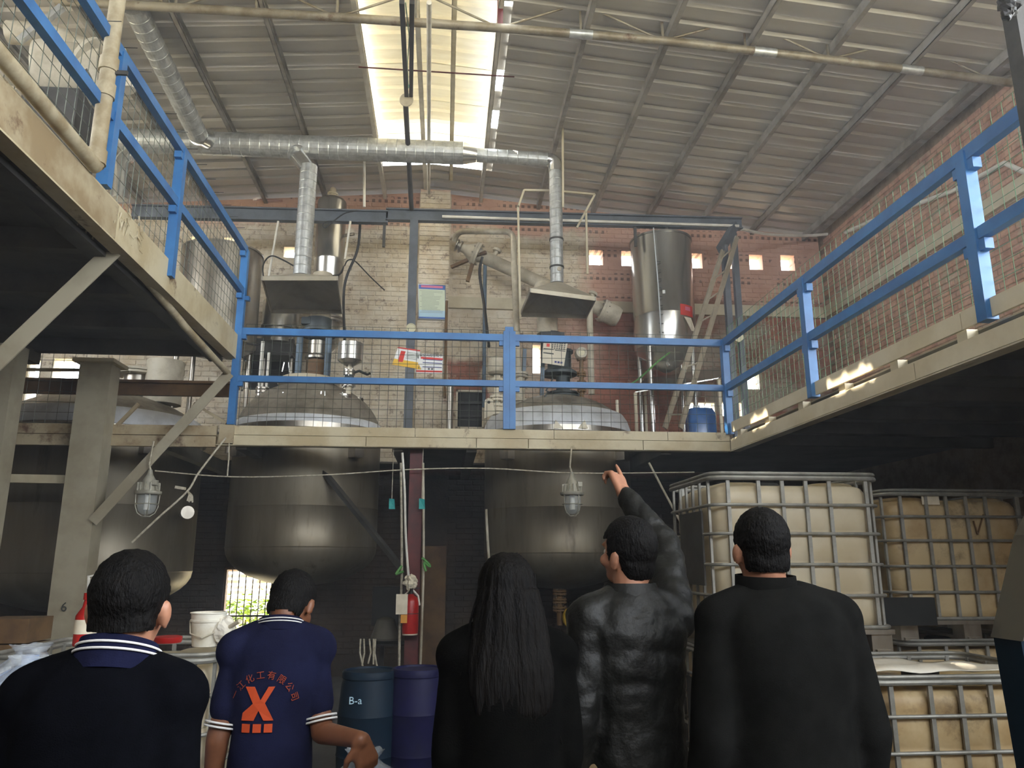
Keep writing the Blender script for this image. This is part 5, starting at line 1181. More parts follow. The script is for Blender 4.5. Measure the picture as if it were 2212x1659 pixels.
# ---- IBC tanks
def make_ibc():
    root = thing('ibc_tank', '', 'tank', (0, 0, 0)); W, D, Hh = 1.18, 1.0, 1.16
    rings = []
    for z, s_ in ((0.15, 0.93), (0.17, 0.975), (0.22, 1.0), (0.36, 1.0), (0.375, 0.985), (0.39, 1.0), (0.56, 1.0), (0.575, 0.985), (0.59, 1.0), (0.76, 1.0), (0.775, 0.985), (0.79, 1.0), (0.94, 1.0), (0.955, 0.99), (0.97, 1.0), (1.03, 0.99), (1.07, 0.95), (1.085, 0.9)):
        rings.append((0, 0, z, (W/2-0.03)*s_, (D/2-0.03)*s_))
    MB().loft(rings, 48, 9).build('bottle', 'ibc_plastic', root, True, angle=60)
    MB().lathe([(0.1, 1.08), (0.1, 1.125), (0.08, 1.14), (1e-4, 1.14)], (0, 0, 0), n=24).build('lid', 'dark_board', root, True)
    # moulded shoulders
    for sx in (-0.33, 0.33): MB().loft([(sx, 0, 1.06, 0.17, 0.42), (sx, 0, 1.1, 0.15, 0.4), (sx, 0, 1.112, 0.12, 0.36)], 28, 6).build('shoulder', 'ibc_plastic', root, True, angle=60)
    def loop(z, r_, nm, ins=0.0):
        pts = []; c = 0.09
        for sx, sy, a0 in ((1, 1, 0), (-1, 1, 90), (-1, -1, 180), (1, -1, 270)):
            for i in range(5):
                a = R(a0+i*22.5); pts.append((sx*(W/2-c-ins)+c*math.cos(a), sy*(D/2-c-ins)+c*math.sin(a), z))
        MB().tube(pts, r_, 8, closed=True).build(nm, 'cage', root, True)
    for z in (0.36, 0.56, 0.76, 0.95): loop(z, 0.011, 'cage_hoop')
    loop(1.13, 0.017, 'top_hoop'); loop(1.16, 0.012, 'top_hoop'); loop(0.16, 0.014, 'cage_hoop')
    for sy in (-1, 1):
        for fx in (-0.40, -0.22, -0.08, 0.06, 0.2, 0.42): MB().bx((fx*W-0.012, sy*(D/2-0.012)-0.008, 0.14), (fx*W+0.012, sy*(D/2-0.012)+0.008, 1.14)).build('cage_bar', 'cage', root)
    for sx in (-1, 1):
        for fy in (-0.40, -0.22, -0.07, 0.08, 0.23, 0.40): MB().bx((sx*(W/2-0.012)-0.008, fy*D-0.012, 0.14), (sx*(W/2-0.012)+0.008, fy*D+0.012, 1.14)).build('cage_bar', 'cage', root)
    MB().bx((-W/2, -D/2, 0.115), (W/2, D/2, 0.145)).build('pallet_deck', 'stainless', root)
    for fx in (-0.43, 0, 0.43):
        for fy in (-0.41, 0.41): MB().bx((fx*W-0.07, fy*D-0.07, 0.0), (fx*W+0.07, fy*D+0.07, 0.115)).build('pallet_foot', 'stainless', root)
        MB().bx((fx*W-0.05, -D/2, 0.0), (fx*W+0.05, D/2, 0.02)).build('pallet_runner', 'stainless', root)
    MB().bx((-W/2-0.012, -0.3, 0.42), (-W/2, 0.2, 0.92)).build('label_plate', 'dark_steel', root)
    return root
ibc = make_ibc()
LZ = 0.915
def put_ibc(o_, x, y, z, label, dirty=False, rz=0, sz=1.0):
    o_.location = (x, y, z); o_.rotation_euler = (0, 0, rz); o_.scale = (1, 1, sz); o_['label'] = label; o_['group'] = 'caged white liquid tanks'
    if dirty:
        for ch in o_.children:
            if ch.name.split('.')[0] in ('bottle', 'shoulder'):
                ch.data = ch.data.copy(); ch.data.materials.clear(); ch.data.materials.append(MATS['ibc_dirty'])
    ORG[o_] = Vector((x, y, z)); return o_
xf = (at(1528, 1200, 5.0).x+at(1932, 1200, 5.0).x)/2
lst = [(xf, 5.5, 1.063, 'clean white caged liquid tank standing on top of the stack behind the man in black', False, 1.0),
       (at(1925, 1200, 5.75).x+0.60, 6.25, 1.063, 'dirty caged liquid tank on top of the stack at the right edge', True, 0.97),
       (at(1880, 1500, 4.0).x+0.59, 4.5, 0.0, 'dirty lower caged liquid tank with white sheet on its top', True, LZ),
       (xf, 5.52, 0.0, 'lower caged liquid tank directly under the clean white one', True, LZ),
       (at(1925, 1200, 5.75).x+0.62, 6.25, 0.0, 'lower caged liquid tank directly under the dirty one at the right edge', True, LZ),
       (at(462, 1390, 4.4).x-0.59, 4.9, 0.0, 'caged liquid tank at left carrying the white bucket', False, 1.0)]
src = ibc
for i, (x, y, z, lb_, dty, sz) in enumerate(lst):
    o_ = ibc if i == 0 else copy_tree(ibc); lst[i] = (o_,)+lst[i]
for o_, x, y, z, lb_, dty, sz in lst: put_ibc(o_, x, y, z, lb_, dty, 0, sz)
# marking V on the dirty one, paper on it
o_ = lst[1][0]; fy = 6.25-0.485
for a, b in ((at(2103, 1125, fy), at(2112, 1155, fy)), (at(2112, 1155, fy), at(2124, 1112, fy))):
    MB().bar(a, b, 0.008, 0.012, (0, 1, 0)).build('handwritten_mark', 'brown_board', o_)
for ch in [c for c in o_.children if c.name.startswith('handwritten')]:
    ch.data.transform(Matrix.Diagonal((1, 1, 1/0.97, 1)))
MB().bx(at(1992, 1090, fy), at(2026, 1058, fy-0.002)).build('paper_slip', 'paper', None, label='paper slip stuck on the dirty tank at the right edge', cat='paper')
# white plastic sheet on the lower dirty tank
x0 = lst[2][1]; mb = MB(); nx, ny = 18, 10; vs = []
for j in range(ny+1):
    for i in range(nx+1):
        u, v_ = i/nx, j/ny; x = x0-0.58+u*0.98; y = 4.0+v_*(0.52-0.36*u); z = 1.07+0.035*noise.noise(Vector((x*5, y*6, 2)))+0.03*(v_*(1-u))+0.02
        vs.append((x, y, z))
mb.add(vs, [(j*(nx+1)+i, j*(nx+1)+i+1, (j+1)*(nx+1)+i+1, (j+1)*(nx+1)+i) for j in range(ny) for i in range(nx)])
o_ = mb.build('plastic_sheet', 'sheet_white', None, True, label='crumpled white plastic sheet spread on the lower dirty tank', cat='sheet', angle=80)
md = o_.modifiers.new('thick', 'SOLIDIFY'); md.thickness = 0.004
# dark cloth hanging in the gap between the two upper tanks
MB().bx(at(1912, 1352, 5.65), at(2010, 1290, 5.7)).build('dark_cover', 'dark_board', None, label='dark cover tucked between the two upper caged tanks', cat='cover')
# blue machine frame at the right edge
bf = thing('blue_machine_frame', 'blue sheet-steel machine frame with grey sloping cover at the right edge', 'machine', (at(2190, 1500, 2.4).x+0.1, 2.4, 0))
a = at(2146, 1376, 2.42)
MB().prism([(a.x+0.06, 2.3, 0), (a.x, 2.3, a.z), (a.x+0.55, 2.3, a.z), (a.x+0.55, 2.3, 0)], (0, 0.12, 0)).build('body', 'drum_blue', bf)
MB().prism([(a.x-0.01, 2.28, a.z), (a.x+0.02, 2.28, a.z+0.02), (a.x+0.19, 2.28, a.z+0.42), (a.x+0.12, 2.28, a.z+0.32)], (0, 0.14, 0)).build('edge_cover', 'under_deck', bf)
MB().prism([(a.x+0.02, 2.32, a.z), (a.x+0.55, 2.32, a.z), (a.x+0.55, 2.32, a.z+0.55), (a.x+0.19, 2.32, a.z+0.42)], (0, 0.09, 0)).build('sloping_cover', 'dark_steel', bf)
# near steel column at the top right corner
c = at(2192, 0, 3.4); 
ncol = thing('near_column', 'dark dusty steel column cut by the top right corner', 'column', (c.x, 3.4, 0))
MB().bx((c.x-0.05, 3.35, 0), (c.x+0.05, 3.45, roofz(c.x)-0.15)).build('shaft', 'dark_steel', ncol)
p = at(2178, 12, 3.3); crumple(p, (0.05, 0.05, 0.08), 9, 0.5, fr=2).build('grease_lump', 'black_steel', ncol)

# ---- things on and near the left tank
zt_ = 1.172
X = at(450, 1350, 4.75).x
bk = thing('white_bucket', 'dirty white plastic bucket standing on the left caged tank', 'bucket', (X, 4.75, zt_))
hb = at(450, 1322, 4.75).z-zt_
MB().lathe([(0.078, 0), (0.08, 0.004), (0.095, hb*0.72), (0.1, hb*0.72), (0.101, hb*0.78), (0.096, hb*0.8), (0.098, hb*0.96), (0.104, hb*0.97), (0.104, hb), (0.094, hb), (0.076, 0.01)], (X, 4.75, zt_), n=32).build('shell', 'bucket', bk, True)
MB().tube([(X-0.098, 4.73, zt_+hb*0.75), (X-0.07, 4.66, zt_+hb*0.4), (X, 4.64, zt_+hb*0.28), (X+0.07, 4.67, zt_+hb*0.45), (X+0.098, 4.73, zt_+hb*0.75)], 0.004, 6).build('handle', 'dusty_pipe', bk, True)
crumple(at(486, 1358, 4.7)+Vector((0, 0, -0.01)), (0.06, 0.05, 0.075), 5, 0.3, fr=2).build('white_bag', 'sheet_white', None, label='small white plastic bag beside the bucket on the left tank', cat='bag')
MB().cyl(at(494, 1356, 4.68), at(518, 1341, 4.62), 0.012, n=12).build('plastic_tube', 'ivory', None, True, label='short pale tube sticking out of the white bag by the bucket', cat='tube')
MB().lathe([(0.07, 0), (0.075, 0.01), (0.075, 0.03), (0.06, 0.035), (1e-4, 0.035)], at(362, 1388, 4.6)+Vector((0, 0, 0)), n=24).build('red_lid', 'red_paint', None, True, label='red screw lid lying on the left tank behind the man in navy', cat='lid')
X = at(183, 1370, 4.9).x
jb = thing('jug', 'red and white jug with paper label behind the left man', 'jug', (X, 4.9, zt_-0.01))
MB().lathe([(0.055, 0), (0.06, 0.01), (0.06, 0.17), (0.03, 0.22), (0.022, 0.26), (0.03, 0.262), (0.03, 0.3), (1e-4, 0.3)], (X, 4.9, zt_-0.01), n=20).build('bottle', 'red_paint', jb, True)
MB().lathe([(0.062, 0.07), (0.062, 0.15)], (X, 4.9, zt_-0.01), n=20).build('label_paper', 'paper', jb, True)
fr_ = thing('valve_frame', 'small white tubular frame with dial behind the left man', 'frame', (at(205, 1300, 6.5).x, 6.5, 0))
MB().tube([at(190, 1320, 6.5), at(192, 1245, 6.5), at(240, 1238, 6.5)], 0.014, 8).build('tube', 'white_pipe', fr_, True)
g = at(207, 1256, 6.5); MB().lathe([(1e-4, 0), (0.028, 0), (0.028, 0.02), (1e-4, 0.02)], g, (0, -1, 0), 18).build('dial', 'gauge_face', fr_, True)
MB().bx((g.x-0.05, 6.5, 0), (g.x-0.03, 6.52, g.z)).build('stand', 'dark_steel', fr_)
a, b = at(2, 1402, 6.8), at(64, 1334, 6.8)
cr = thing('wooden_crate', 'yellowish wooden crate at the far left behind the bottles', 'crate', ((a.x+b.x)/2, 6.9, 0))
for i in range(6): MB().bx((a.x-0.2, 6.8, i*b.z/6), (b.x, 7.2, (i+1)*b.z/6-0.012)).build('board', 'brown_board', cr)
# wrapped water bottles
def make_bottle():
    root = thing('wrapped_water_bottle', '', 'bottle', (0, 0, 0))
    MB().lathe([(0.11, 0), (0.13, 0.02), (0.133, 0.1), (0.126, 0.11), (0.133, 0.12), (0.133, 0.2), (0.126, 0.21), (0.133, 0.22), (0.133, 0.3), (0.11, 0.345), (0.05, 0.38), (0.03, 0.385), (0.03, 0.42), (1e-4, 0.42)], (0, 0, 0), n=28).build('bottle', 'bottle_blue', root, True)
    mb = MB(); mb.lathe([(1e-4, -0.001), (0.13, 0.0), (0.155, 0.05), (0.15, 0.13), (0.158, 0.21), (0.152, 0.3), (0.13, 0.37), (0.075, 0.41), (0.05, 0.43), (0.07, 0.46), (0.03, 0.455)], (0, 0, 0), n=72)
    for v in mb.v:
        d = noise.noise(v*16)*0.02+noise.noise(v*38+Vector((3, 0, 0)))*0.016
        r_ = math.hypot(v.x, v.y)
        if r_ > 0.01: v.x *= 1+d/r_; v.y *= 1+d/r_
        if v.z > 0.05: v.z += d*0.6
    mb.build('plastic_wrap', 'film', root, True, angle=70)
    return root
wb = make_bottle()
spots = []
for x, y in ((-1.68, 2.95), (-1.40, 2.9), (-1.60, 3.3), (-1.98, 3.1)):
    for k_ in range(3): spots.append((x, y, k_*0.435, 'left'))
spots += [(at(790, 1600, 3.15).x, 3.15, 0.435+0.06, 'hand'), (at(748, 1600, 2.9).x, 2.9, 0.435, 'hand'), (at(790, 1600, 3.15).x, 3.15, 0.06, 'hand'), (at(748, 1600, 2.9).x, 2.9, 0.0, 'hand'), (at(500, 1600, 2.85).x, 2.95, 0.44, 'mid'), (at(500, 1600, 2.85).x, 2.95, 0.0, 'mid')]
nm = {'left': ('wrapped blue water bottle in the pile at the left edge', 'wrapped bottles piled at the left'), 'hand': (None, None), 'mid': (None, None)}
hl = ['taller wrapped blue water bottle behind the hand of the polo man', 'wrapped water bottle under the hand of the polo man', 'wrapped bottle on the floor below the taller one at the polo man', 'wrapped bottle on the floor below the hand of the polo man']
ml = ['wrapped water bottle between the left man and the polo man', 'wrapped bottle on the floor between the left man and the polo man']
for i, (x, y, z, k_) in enumerate(spots):
    o_ = wb if i == 0 else copy_tree(wb)
    o_.location = (x, y, z); o_.rotation_euler = (0, 0, i*1.3)
    if k_ == 'left':
        cn_ = ('in the front column of the left pile', 'in the column touching the left man', 'in the rear column of the left pile', 'in the outermost left column of the pile')[i//3]
        o_['label'] = ('bottom', 'middle', 'topmost')[i % 3]+' wrapped water bottle '+cn_; o_['group'] = nm['left'][1]
    elif k_ == 'hand': o_['label'] = hl.pop(0)
    else: o_['label'] = ml.pop(0)
    if k_ != 'left' and 'group' in o_: del o_['group']
pb = MB()
for k_ in range(5): pb.bx((-0.16, -0.16+k_*0.07, 0.03), (0.16, -0.11+k_*0.07, 0.055))
for k_ in (-0.13, 0.13): pb.bx((k_-0.03, -0.16, 0), (k_+0.03, 0.17, 0.03))
for v in pb.v: v += Vector((at(790, 1600, 3.15).x, 3.15, 0))
pb.build('wood_block', 'brown_board', None, label='small wooden pallet under the taller wrapped bottle', cat='pallet')
# handwritten 6 on the column
p = at(138, 1312, 8.46); text(lp, '6', p, 0.13, 'ink')

# ================================================================== PEOPLE
def remeshed(mb, name, m, parent, voxel=0.011, smooth=4, disp=None, label=None):
    me = mb.mesh(name+'_src'); o_ = bpy.data.objects.new(name+'_src', me); COL.objects.link(o_)
    r_ = o_.modifiers.new('r', 'REMESH'); r_.mode = 'VOXEL'; r_.voxel_size = voxel
    s_ = o_.modifiers.new('s', 'SMOOTH'); s_.factor = 0.5; s_.iterations = smooth
    dg = bpy.context.evaluated_depsgraph_get(); dg.update()
    out = bpy.data.meshes.new_from_object(o_.evaluated_get(dg)); bpy.data.objects.remove(o_); bpy.data.meshes.remove(me)
    if disp:
        nrm = [v.normal.copy() for v in out.vertices]
        for v, n_ in zip(out.vertices, nrm): v.co += n_*disp(v.co)
    out.materials.clear(); out.materials.append(MATS[m]); out.name = name; out.shade_smooth()
    ob = bpy.data.objects.new(name, out); COL.objects.link(ob); ob.parent = parent
    if label: ob['label'] = label
    return ob
def folds(amp, sc=7.0, seed=0, vert=1.6):
    def f(c): return amp*(noise.noise(Vector((c.x*sc, c.y*sc, c.z*sc/vert+seed)))+0.5*noise.noise(Vector((c.x*sc*2.1, c.y*sc*2.1, c.z*sc*1.2+seed+5))))
    return f
def hand(mb, wrist, d, palm_n, curl=0.5, point=False, s=1.0, thumb_side=1):
    """wrist point, d = hand direction, palm_n = palm normal; five fingers as chains"""
    d = Vector(d).normalized(); n_ = Vector(palm_n); n_ = (n_-d*n_.dot(d)).normalized(); side = d.cross(n_).normalized()*thumb_side
    w_ = Vector(wrist)
    for k in range(4):
        off = (k-1.5)*0.021*s
        mb.cap(w_+side*off*0.55, w_+d*0.085*s+side*off, 0.016*s, 0.013*s, 10)
    for k in range(4):
        off = (1.5-k)*0.021*s; ln = (0.072, 0.08, 0.074, 0.058)[k]*s
        b = w_+d*0.088*s+side*off
        c = curl
        if point and k == 0: c = 0.03
        if point and k == 1: c = 0.75
        if point and k > 1: c = 1.25
        p = b; a = c*0.7; 
        for j_, fr_ in enumerate((0.45, 0.32, 0.23)):
            dirn = (d*math.cos(a)+n_*math.sin(a)).normalized(); q = p+dirn*ln*fr_
            mb.cap(p, q, (0.0098-0.001*j_)*s, (0.0088-0.001*j_)*s, 8); p = q; a += c*0.85
    t0 = w_+d*0.025*s+side*0.03*s; t1 = t0+(d*0.55+side*0.75+n_*0.25).normalized()*0.04*s; t2 = t1+(d*0.85+side*0.25+n_*0.4).normalized()*0.034*s; t3 = t2+(d*0.9+n_*0.45-side*0.05).normalized()*0.026*s
    for a, b, r0, r1 in ((t0, t1, 0.015, 0.0125), (t1, t2, 0.0118, 0.0105), (t2, t3, 0.0105, 0.0085)): mb.cap(a, b, r0*s, r1*s, 8)
def head_shape(mb, c, M, s=1.0):
    """c = head centre (mid cranium); M maps head axes (x right, y face forward, z up) to person space"""
    E_ = lambda p, r_: mb.ell(c+M @ (Vector(p)*s), Vector(r_)*s, 20, 14, M)
    E_((0, -0.008, 0.022), (0.076, 0.094, 0.094)); E_((0, 0.012, -0.03), (0.066, 0.078, 0.085)); E_((0, 0.032, -0.082), (0.048, 0.05, 0.036))
    E_((0, 0.092, -0.028), (0.014, 0.018, 0.024)); E_((0, 0.086, 0.0), (0.01, 0.012, 0.03)); E_((0, 0.083, -0.066), (0.024, 0.012, 0.008)); E_((0, 0.078, 0.022), (0.05, 0.02, 0.012))
    E_((0, -0.055, -0.06), (0.05, 0.04, 0.06))
    for sx in (-1, 1):
        E_((sx*0.052, 0.05, -0.03), (0.02, 0.03, 0.025))
        R_ = M @ Matrix.Rotation(sx*R(-22), 3, 'Z')
        mb.ell(c+M @ (Vector((sx*0.083, -0.012, -0.022))*s), Vector((0.009, 0.019, 0.034))*s, 14, 10, R_)
        mb.ell(c+M @ (Vector((sx*0.089, -0.02, -0.012))*s), Vector((0.006, 0.017, 0.026))*s, 12, 8, R_)
def eyes(parent, c, M, s=1.0):
    for sx in (-1, 1): MB().ell(c+M @ (Vector((sx*0.031, 0.0705, -0.004))*s), 0.012*s, 10, 8).build('eye', 'eye_white', parent, True, local=True); MB().ell(c+M @ (Vector((sx*0.031, 0.0785, -0.004))*s), 0.0052*s, 8, 6).build('iris', 'hair', [q for q in bpy.data.objects if q.parent == parent and q.name.startswith('eye')][-1], True, local=True)
def short_hair(parent, c, M, m='hair', s=1.0, fringe=0.03, nape=-0.085, puff=1.0, seed=1):
    mb = MB(); mb.ell(c+M @ (Vector((0, -0.014, 0.03))*s), Vector((0.0835, 0.0995, 0.098))*s*puff, 28, 20, M); mb.ell(c+M @ (Vector((0, -0.05, -0.035))*s), Vector((0.073, 0.056, 0.075))*s, 24, 16, M)
    ob = remeshed(mb, 'hair', m, parent, 0.007, 3, lambda p: 0.0028*noise.noise(p*55+Vector((seed, 0, 0)))+0.002*noise.noise(p*120))
    bm = bmesh.new(); bm.from_mesh(ob.data); Mi = M.inverted(); kill = []
    for v in bm.verts:
        q = Mi @ (v.co-c)/s
        if (q.y > fringe and q.z < 0.045) or q.z < nape or (abs(q.x) > 0.058 and q.z < -0.028 and q.y > -0.03): kill.append(v)
    bmesh.ops.delete(bm, geom=kill, context='VERTS'); bm.to_mesh(ob.data); bm.free(); return ob
def MR(yaw=0, pitch=0, roll=0): return (Matrix.Rotation(yaw, 3, 'Z') @ Matrix.Rotation(pitch, 3, 'X') @ Matrix.Rotation(roll, 3, 'Y'))
def legs(body, tro, k, sx_=0.1, w_=1.0, shoe_parent=None):
    for sx in (-1, 1):
        h = Vector((sx*sx_, 0, 0.90*k)); kn = Vector((sx*(sx_+0.02), 0.02, 0.48*k)); an = Vector((sx*(sx_+0.03), -0.02, 0.09*k))
        body.cap(h, kn, 0.075*w_, 0.055*w_); body.cap(kn, an, 0.052*w_, 0.036); body.cap(an+Vector((0, 0, -0.04)), an+Vector((0, 0.13, -0.055)), 0.034, 0.028)
        if tro is not None: tro.cap(h, kn, 0.098*w_, 0.078*w_); tro.cap(kn, an+Vector((0, 0, -0.01)), 0.076*w_, 0.066*w_)
        if shoe_parent is not None:
            mb = MB(); mb.cap(an+Vector((0, -0.02, -0.035)), an+Vector((0, 0.16, -0.05)), 0.046, 0.04); mb.box(an+Vector((0, 0.07, -0.075)), (0.085, 0.27, 0.03)); remeshed(mb, 'shoe', 'shoe', shoe_parent, 0.01, 3)
def torso(mb, k, wd, dp, g=0.0, hem=0.86, lean=0.0, sh=1.0):
    z = lambda v: v*k
    rg = [(0, 0, z(hem), 0.165*wd+g, 0.115*dp+g), (0, 0, z(0.98), 0.168*wd+g, 0.118*dp+g), (0, lean*0.3, z(1.1), 0.16*wd+g, 0.115*dp+g), (0, lean*0.6, z(1.24), 0.178*wd+g, 0.125*dp+g), (0, lean*0.9, z(1.34), 0.186*wd*sh+g, 0.12*dp+g), (0, lean, z(1.405), 0.165*wd*sh+g, 0.1*dp+g), (0, lean*1.1, z(1.45), 0.11*wd+g, 0.075*dp+g), (0, lean*1.2, z(1.475), 0.066+g, 0.06+g)]
    mb.loft(rg, 28, 2.4)
    for sx in (-1, 1): mb.cap((sx*0.06*wd, lean, z(1.42)), (sx*0.178*wd*sh, lean, z(1.375)), 0.058+g, 0.066+g)
def arm_sleeve(mb, pts, rs):
    for (a, b), (r0, r1) in zip(zip(pts, pts[1:]), zip(rs, rs[1:])): mb.cap(a, b, r0, r1)
def ring_on(parent, c, rx, ry, z, m, name, h=0.008, t=0.004, tilt=0.0, n=36, a0=0, a1=360):
    vs = []; fs = []; N_ = n+1
    for i in range(N_):
        a = R(a0+(a1-a0)*i/n)
        for dr, dz in ((0, -h/2), (t, -h/2), (t, h/2), (0, h/2)): vs.append((c[0]+(rx+dr)*math.cos(a), c[1]+(ry+dr)*math.sin(a), z+dz+tilt*math.sin(a)))
    for i in range(n):
        for k in range(4): fs.append((i*4+k, i*4+(k+1) % 4, (i+1)*4+(k+1) % 4, (i+1)*4+k))
    mb = MB().add(vs, fs); me = mb.mesh(name); me.materials.append(MATS[m]); me.shade_smooth(); o_ = bpy.data.objects.new(name, me); COL.objects.link(o_); o_.parent = parent; return o_
def collar(parent, c, rx, ry, z0, z1, m, tilt=-0.02, flare=0.012, name='collar'):
    vs = []; n = 40; fs = []
    for i in range(n):
        a = 2*math.pi*i/n; ca, sa = math.cos(a), math.sin(a)
        for r_, z in ((flare, z0), (flare*0.6, (z0+z1)/2), (0.004, z1), (-0.004, z1), (-0.006, z0)): vs.append((c[0]+(rx+r_)*ca, c[1]+(ry+r_)*sa, z+tilt*sa))
    for i in range(n):
        j = (i+1) % n
        for k in range(4): fs.append((i*5+k, j*5+k, j*5+k+1, i*5+k+1))
    mb = MB().add(vs, fs); o_ = mb.build(name, m, None, True, angle=60); o_.location = (0, 0, 0)
    me = o_.data
    off = ORG[o_]
    for v in me.vertices: v.co += off
    o_.parent = parent; return o_

# ---- 1: man in navy sweater, left foreground
def person(label, px, py_top, Y, rz):
    t = at(px, py_top, Y); return thing('person', label, 'person', (t.x, Y, 0), rz), t.z
P1, top = person('man in dark navy sweater with white striped collar, seen from behind at left', 262, 1198, 1.92, R(-4)); k = 0.98
body, sw, tr = MB(), MB(), MB()
torso(body, k, 0.84, 0.95); torso(sw, k, 0.88, 1.02, 0.018, 0.84, sh=0.98); legs(body, tr, k, shoe_parent=P1); tr.loft([(0, 0, 0.80*k, 0.14, 0.11), (0, 0, 1.0*k, 0.14, 0.11)], 20)
hc = Vector((0.026, 0.02, top-0.116)); Mh = MR(R(6), R(4))
body.cap((0.02, 0.0, 1.41*k), hc+Vector((0, -0.012, -0.06)), 0.062, 0.06); head_shape(body, hc, Mh, 1.0)
for sx in (-1, 1):
    A = [Vector((sx*0.152, 0, 1.345*k)), Vector((sx*0.19, -0.03, 1.08*k)), Vector((sx*0.195, 0.06, 0.85*k))]
    arm_sleeve(body, A, (0.045, 0.04, 0.028)); arm_sleeve(sw, [A[0], A[1], A[2].lerp(A[1], 0.06)], (0.07, 0.06, 0.05))
    hand(body, A[2], (0, 0.15, -1), (-sx, 0.2, 0), 0.5, thumb_side=sx)
remeshed(body, 'body', 'skin', P1, 0.0085, 3); eyes(P1, hc, Mh)
remeshed(sw, 'sweater', 'navy_knit', P1, 0.013, 6, folds(0.007, 6, 1)); remeshed(tr, 'trousers', 'dark_trousers', P1, 0.014, 5, folds(0.005, 8, 2))
short_hair(P1, hc, Mh, puff=1.03, nape=-0.05, seed=2)
zc = 1.436
collar(P1, (0.02, 0.0), 0.08, 0.076, zc-0.04, zc+0.028, 'navy_polo', tilt=-0.03, flare=0.022)
for dz in (0.002, 0.016): ring_on(P1, (0.02, 0.0), 0.095-dz*0.35, 0.091-dz*0.35, zc+dz-0.003, 'stripe_white', 'collar_stripe', 0.005, 0.003, tilt=-0.03)

# ---- 2: worker in polo
P2, top = person('worker in navy polo with orange back logo, hand on wrapped bottles', 610, 1250, 3.05, R(6)); k = 0.965
body, sh_, tr = MB(), MB(), MB()
torso(body, k, 0.78, 0.92); torso(sh_, k, 0.80, 0.98, 0.014, 0.78, sh=0.96); legs(body, tr, k, 0.08, 0.85, shoe_parent=P2); tr.loft([(0, 0, 0.80*k, 0.128, 0.11), (0, 0, 1.0*k, 0.128, 0.11)], 20)
hc = Vector((0.035, 0.085, top-0.098)); Mh = MR(R(-16), R(-36))
body.cap((0, 0.005, 1.42*k), hc+Vector((-0.008, -0.02, -0.055)), 0.06, 0.056); head_shape(body, hc, Mh, 0.97)
W2 = P2.matrix_basis if False else (Matrix.Translation(P2.location) @ Matrix.Rotation(P2.rotation_euler.z, 4, 'Z'))
inv = W2.inverted()
wr = inv @ at(728, 1588, 2.93); hd = inv @ at(752, 1612, 2.9)
S = Vector((0.132, 0, 1.345*k)); E_ = Vector((0.178, -0.06, 1.085*k))
wr = E_+(wr-E_).normalized()*0.25
arm_sleeve(body, [S, E_, wr], (0.046, 0.04, 0.028)); hand(body, wr, (0.25, 0.25, -0.75), (-0.35, 0.7, 0.15), 0.55, thumb_side=-1)
arm_sleeve(sh_, [S, S.lerp(E_, 0.62)], (0.058, 0.057))
S2 = Vector((-0.132, 0, 1.345*k)); E2 = Vector((-0.182, -0.04, 1.07*k)); w2 = Vector((-0.2, 0.03, 0.84*k))
arm_sleeve(body, [S2, E2, w2], (0.046, 0.04, 0.028)); hand(body, w2, (0, 0.2, -1), (1, 0.2, 0), 0.5, thumb_side=-1)
arm_sleeve(sh_, [S2, S2.lerp(E2, 0.62)], (0.058, 0.057))
remeshed(body, 'body', 'skin_dark', P2, 0.0075, 3); eyes(P2, hc, Mh, 0.97)
shirt = remeshed(sh_, 'polo_shirt', 'navy_polo', P2, 0.011, 5, folds(0.006, 7, 9)); remeshed(tr, 'trousers', 'dark_trousers', P2, 0.014, 5, folds(0.005, 8, 2))
short_hair(P2, hc, Mh, s=0.98, puff=1.06, seed=6)
zc = 1.413
collar(P2, (0.004, 0.008), 0.074, 0.072, zc-0.03, zc+0.02, 'navy_polo', tilt=-0.024, flare=0.02)
for dz in (0.0, 0.010): ring_on(P2, (0.004, 0.008), 0.086-dz*0.3, 0.084-dz*0.3, zc+dz, 'stripe_white', 'collar_stripe', 0.004, 0.003, tilt=-0.024)
for S_, E3 in ((S, E_), (S2, E2)):
    c = S_.lerp(E3, 0.62); ax = (E3-S_).normalized()
    for q in (0.045, 0.058):
        mb = MB().lathe([(0.053, q), (0.0595, q), (0.0595, q+0.006), (0.053, q+0.006)], c, ax, 28); me = mb.mesh('cuff_stripe'); me.materials.append(MATS['stripe_white']); me.shade_smooth()
        o_ = bpy.data.objects.new('cuff_stripe', me); COL.objects.link(o_); o_.parent = P2
# logo on the back, laid on the shirt surface
bvh = BVHTree.FromPolygons([v.co.copy() for v in shirt.data.vertices], [tuple(p.vertices) for p in shirt.data.polygons])
def onback(x, z):
    h_ = bvh.ray_cast(Vector((x, -0.6, z)), Vector((0, 1, 0))); return (h_[0].y if h_[0] else -0.13)
def drape(mb, name, m):
    vs = [Vector((v.x, onback(v.x, v.z)-0.004+v.y, v.z)) for v in mb.v]; b = MB(); b.v = vs; b.f = mb.f; me = b.mesh(name); me.materials.append(MATS[m]); o_ = bpy.data.objects.new(name, me); COL.objects.link(o_); o_.parent = P2; return o_
def flat(poly, cx_, cz_, s_): return MB().prism([(cx_+x*s_, 0, cz_+z*s_) for x, z in poly], (0, -0.003, 0))
LX, LZ_ = -0.04, 1.205*k; s_ = 0.056
drape(flat([(-0.85, 1), (-0.3, 1), (0.1, 0.2), (0.55, 1), (0.95, 1), (0.38, 0.02), (0.95, -1), (0.35, -1), (0.02, -0.4), (-0.25, -1), (-1.0, -1), (-0.95, -0.55), (-0.35, 0.0)], LX, LZ_, s_), 'logo_x', 'orange_print')
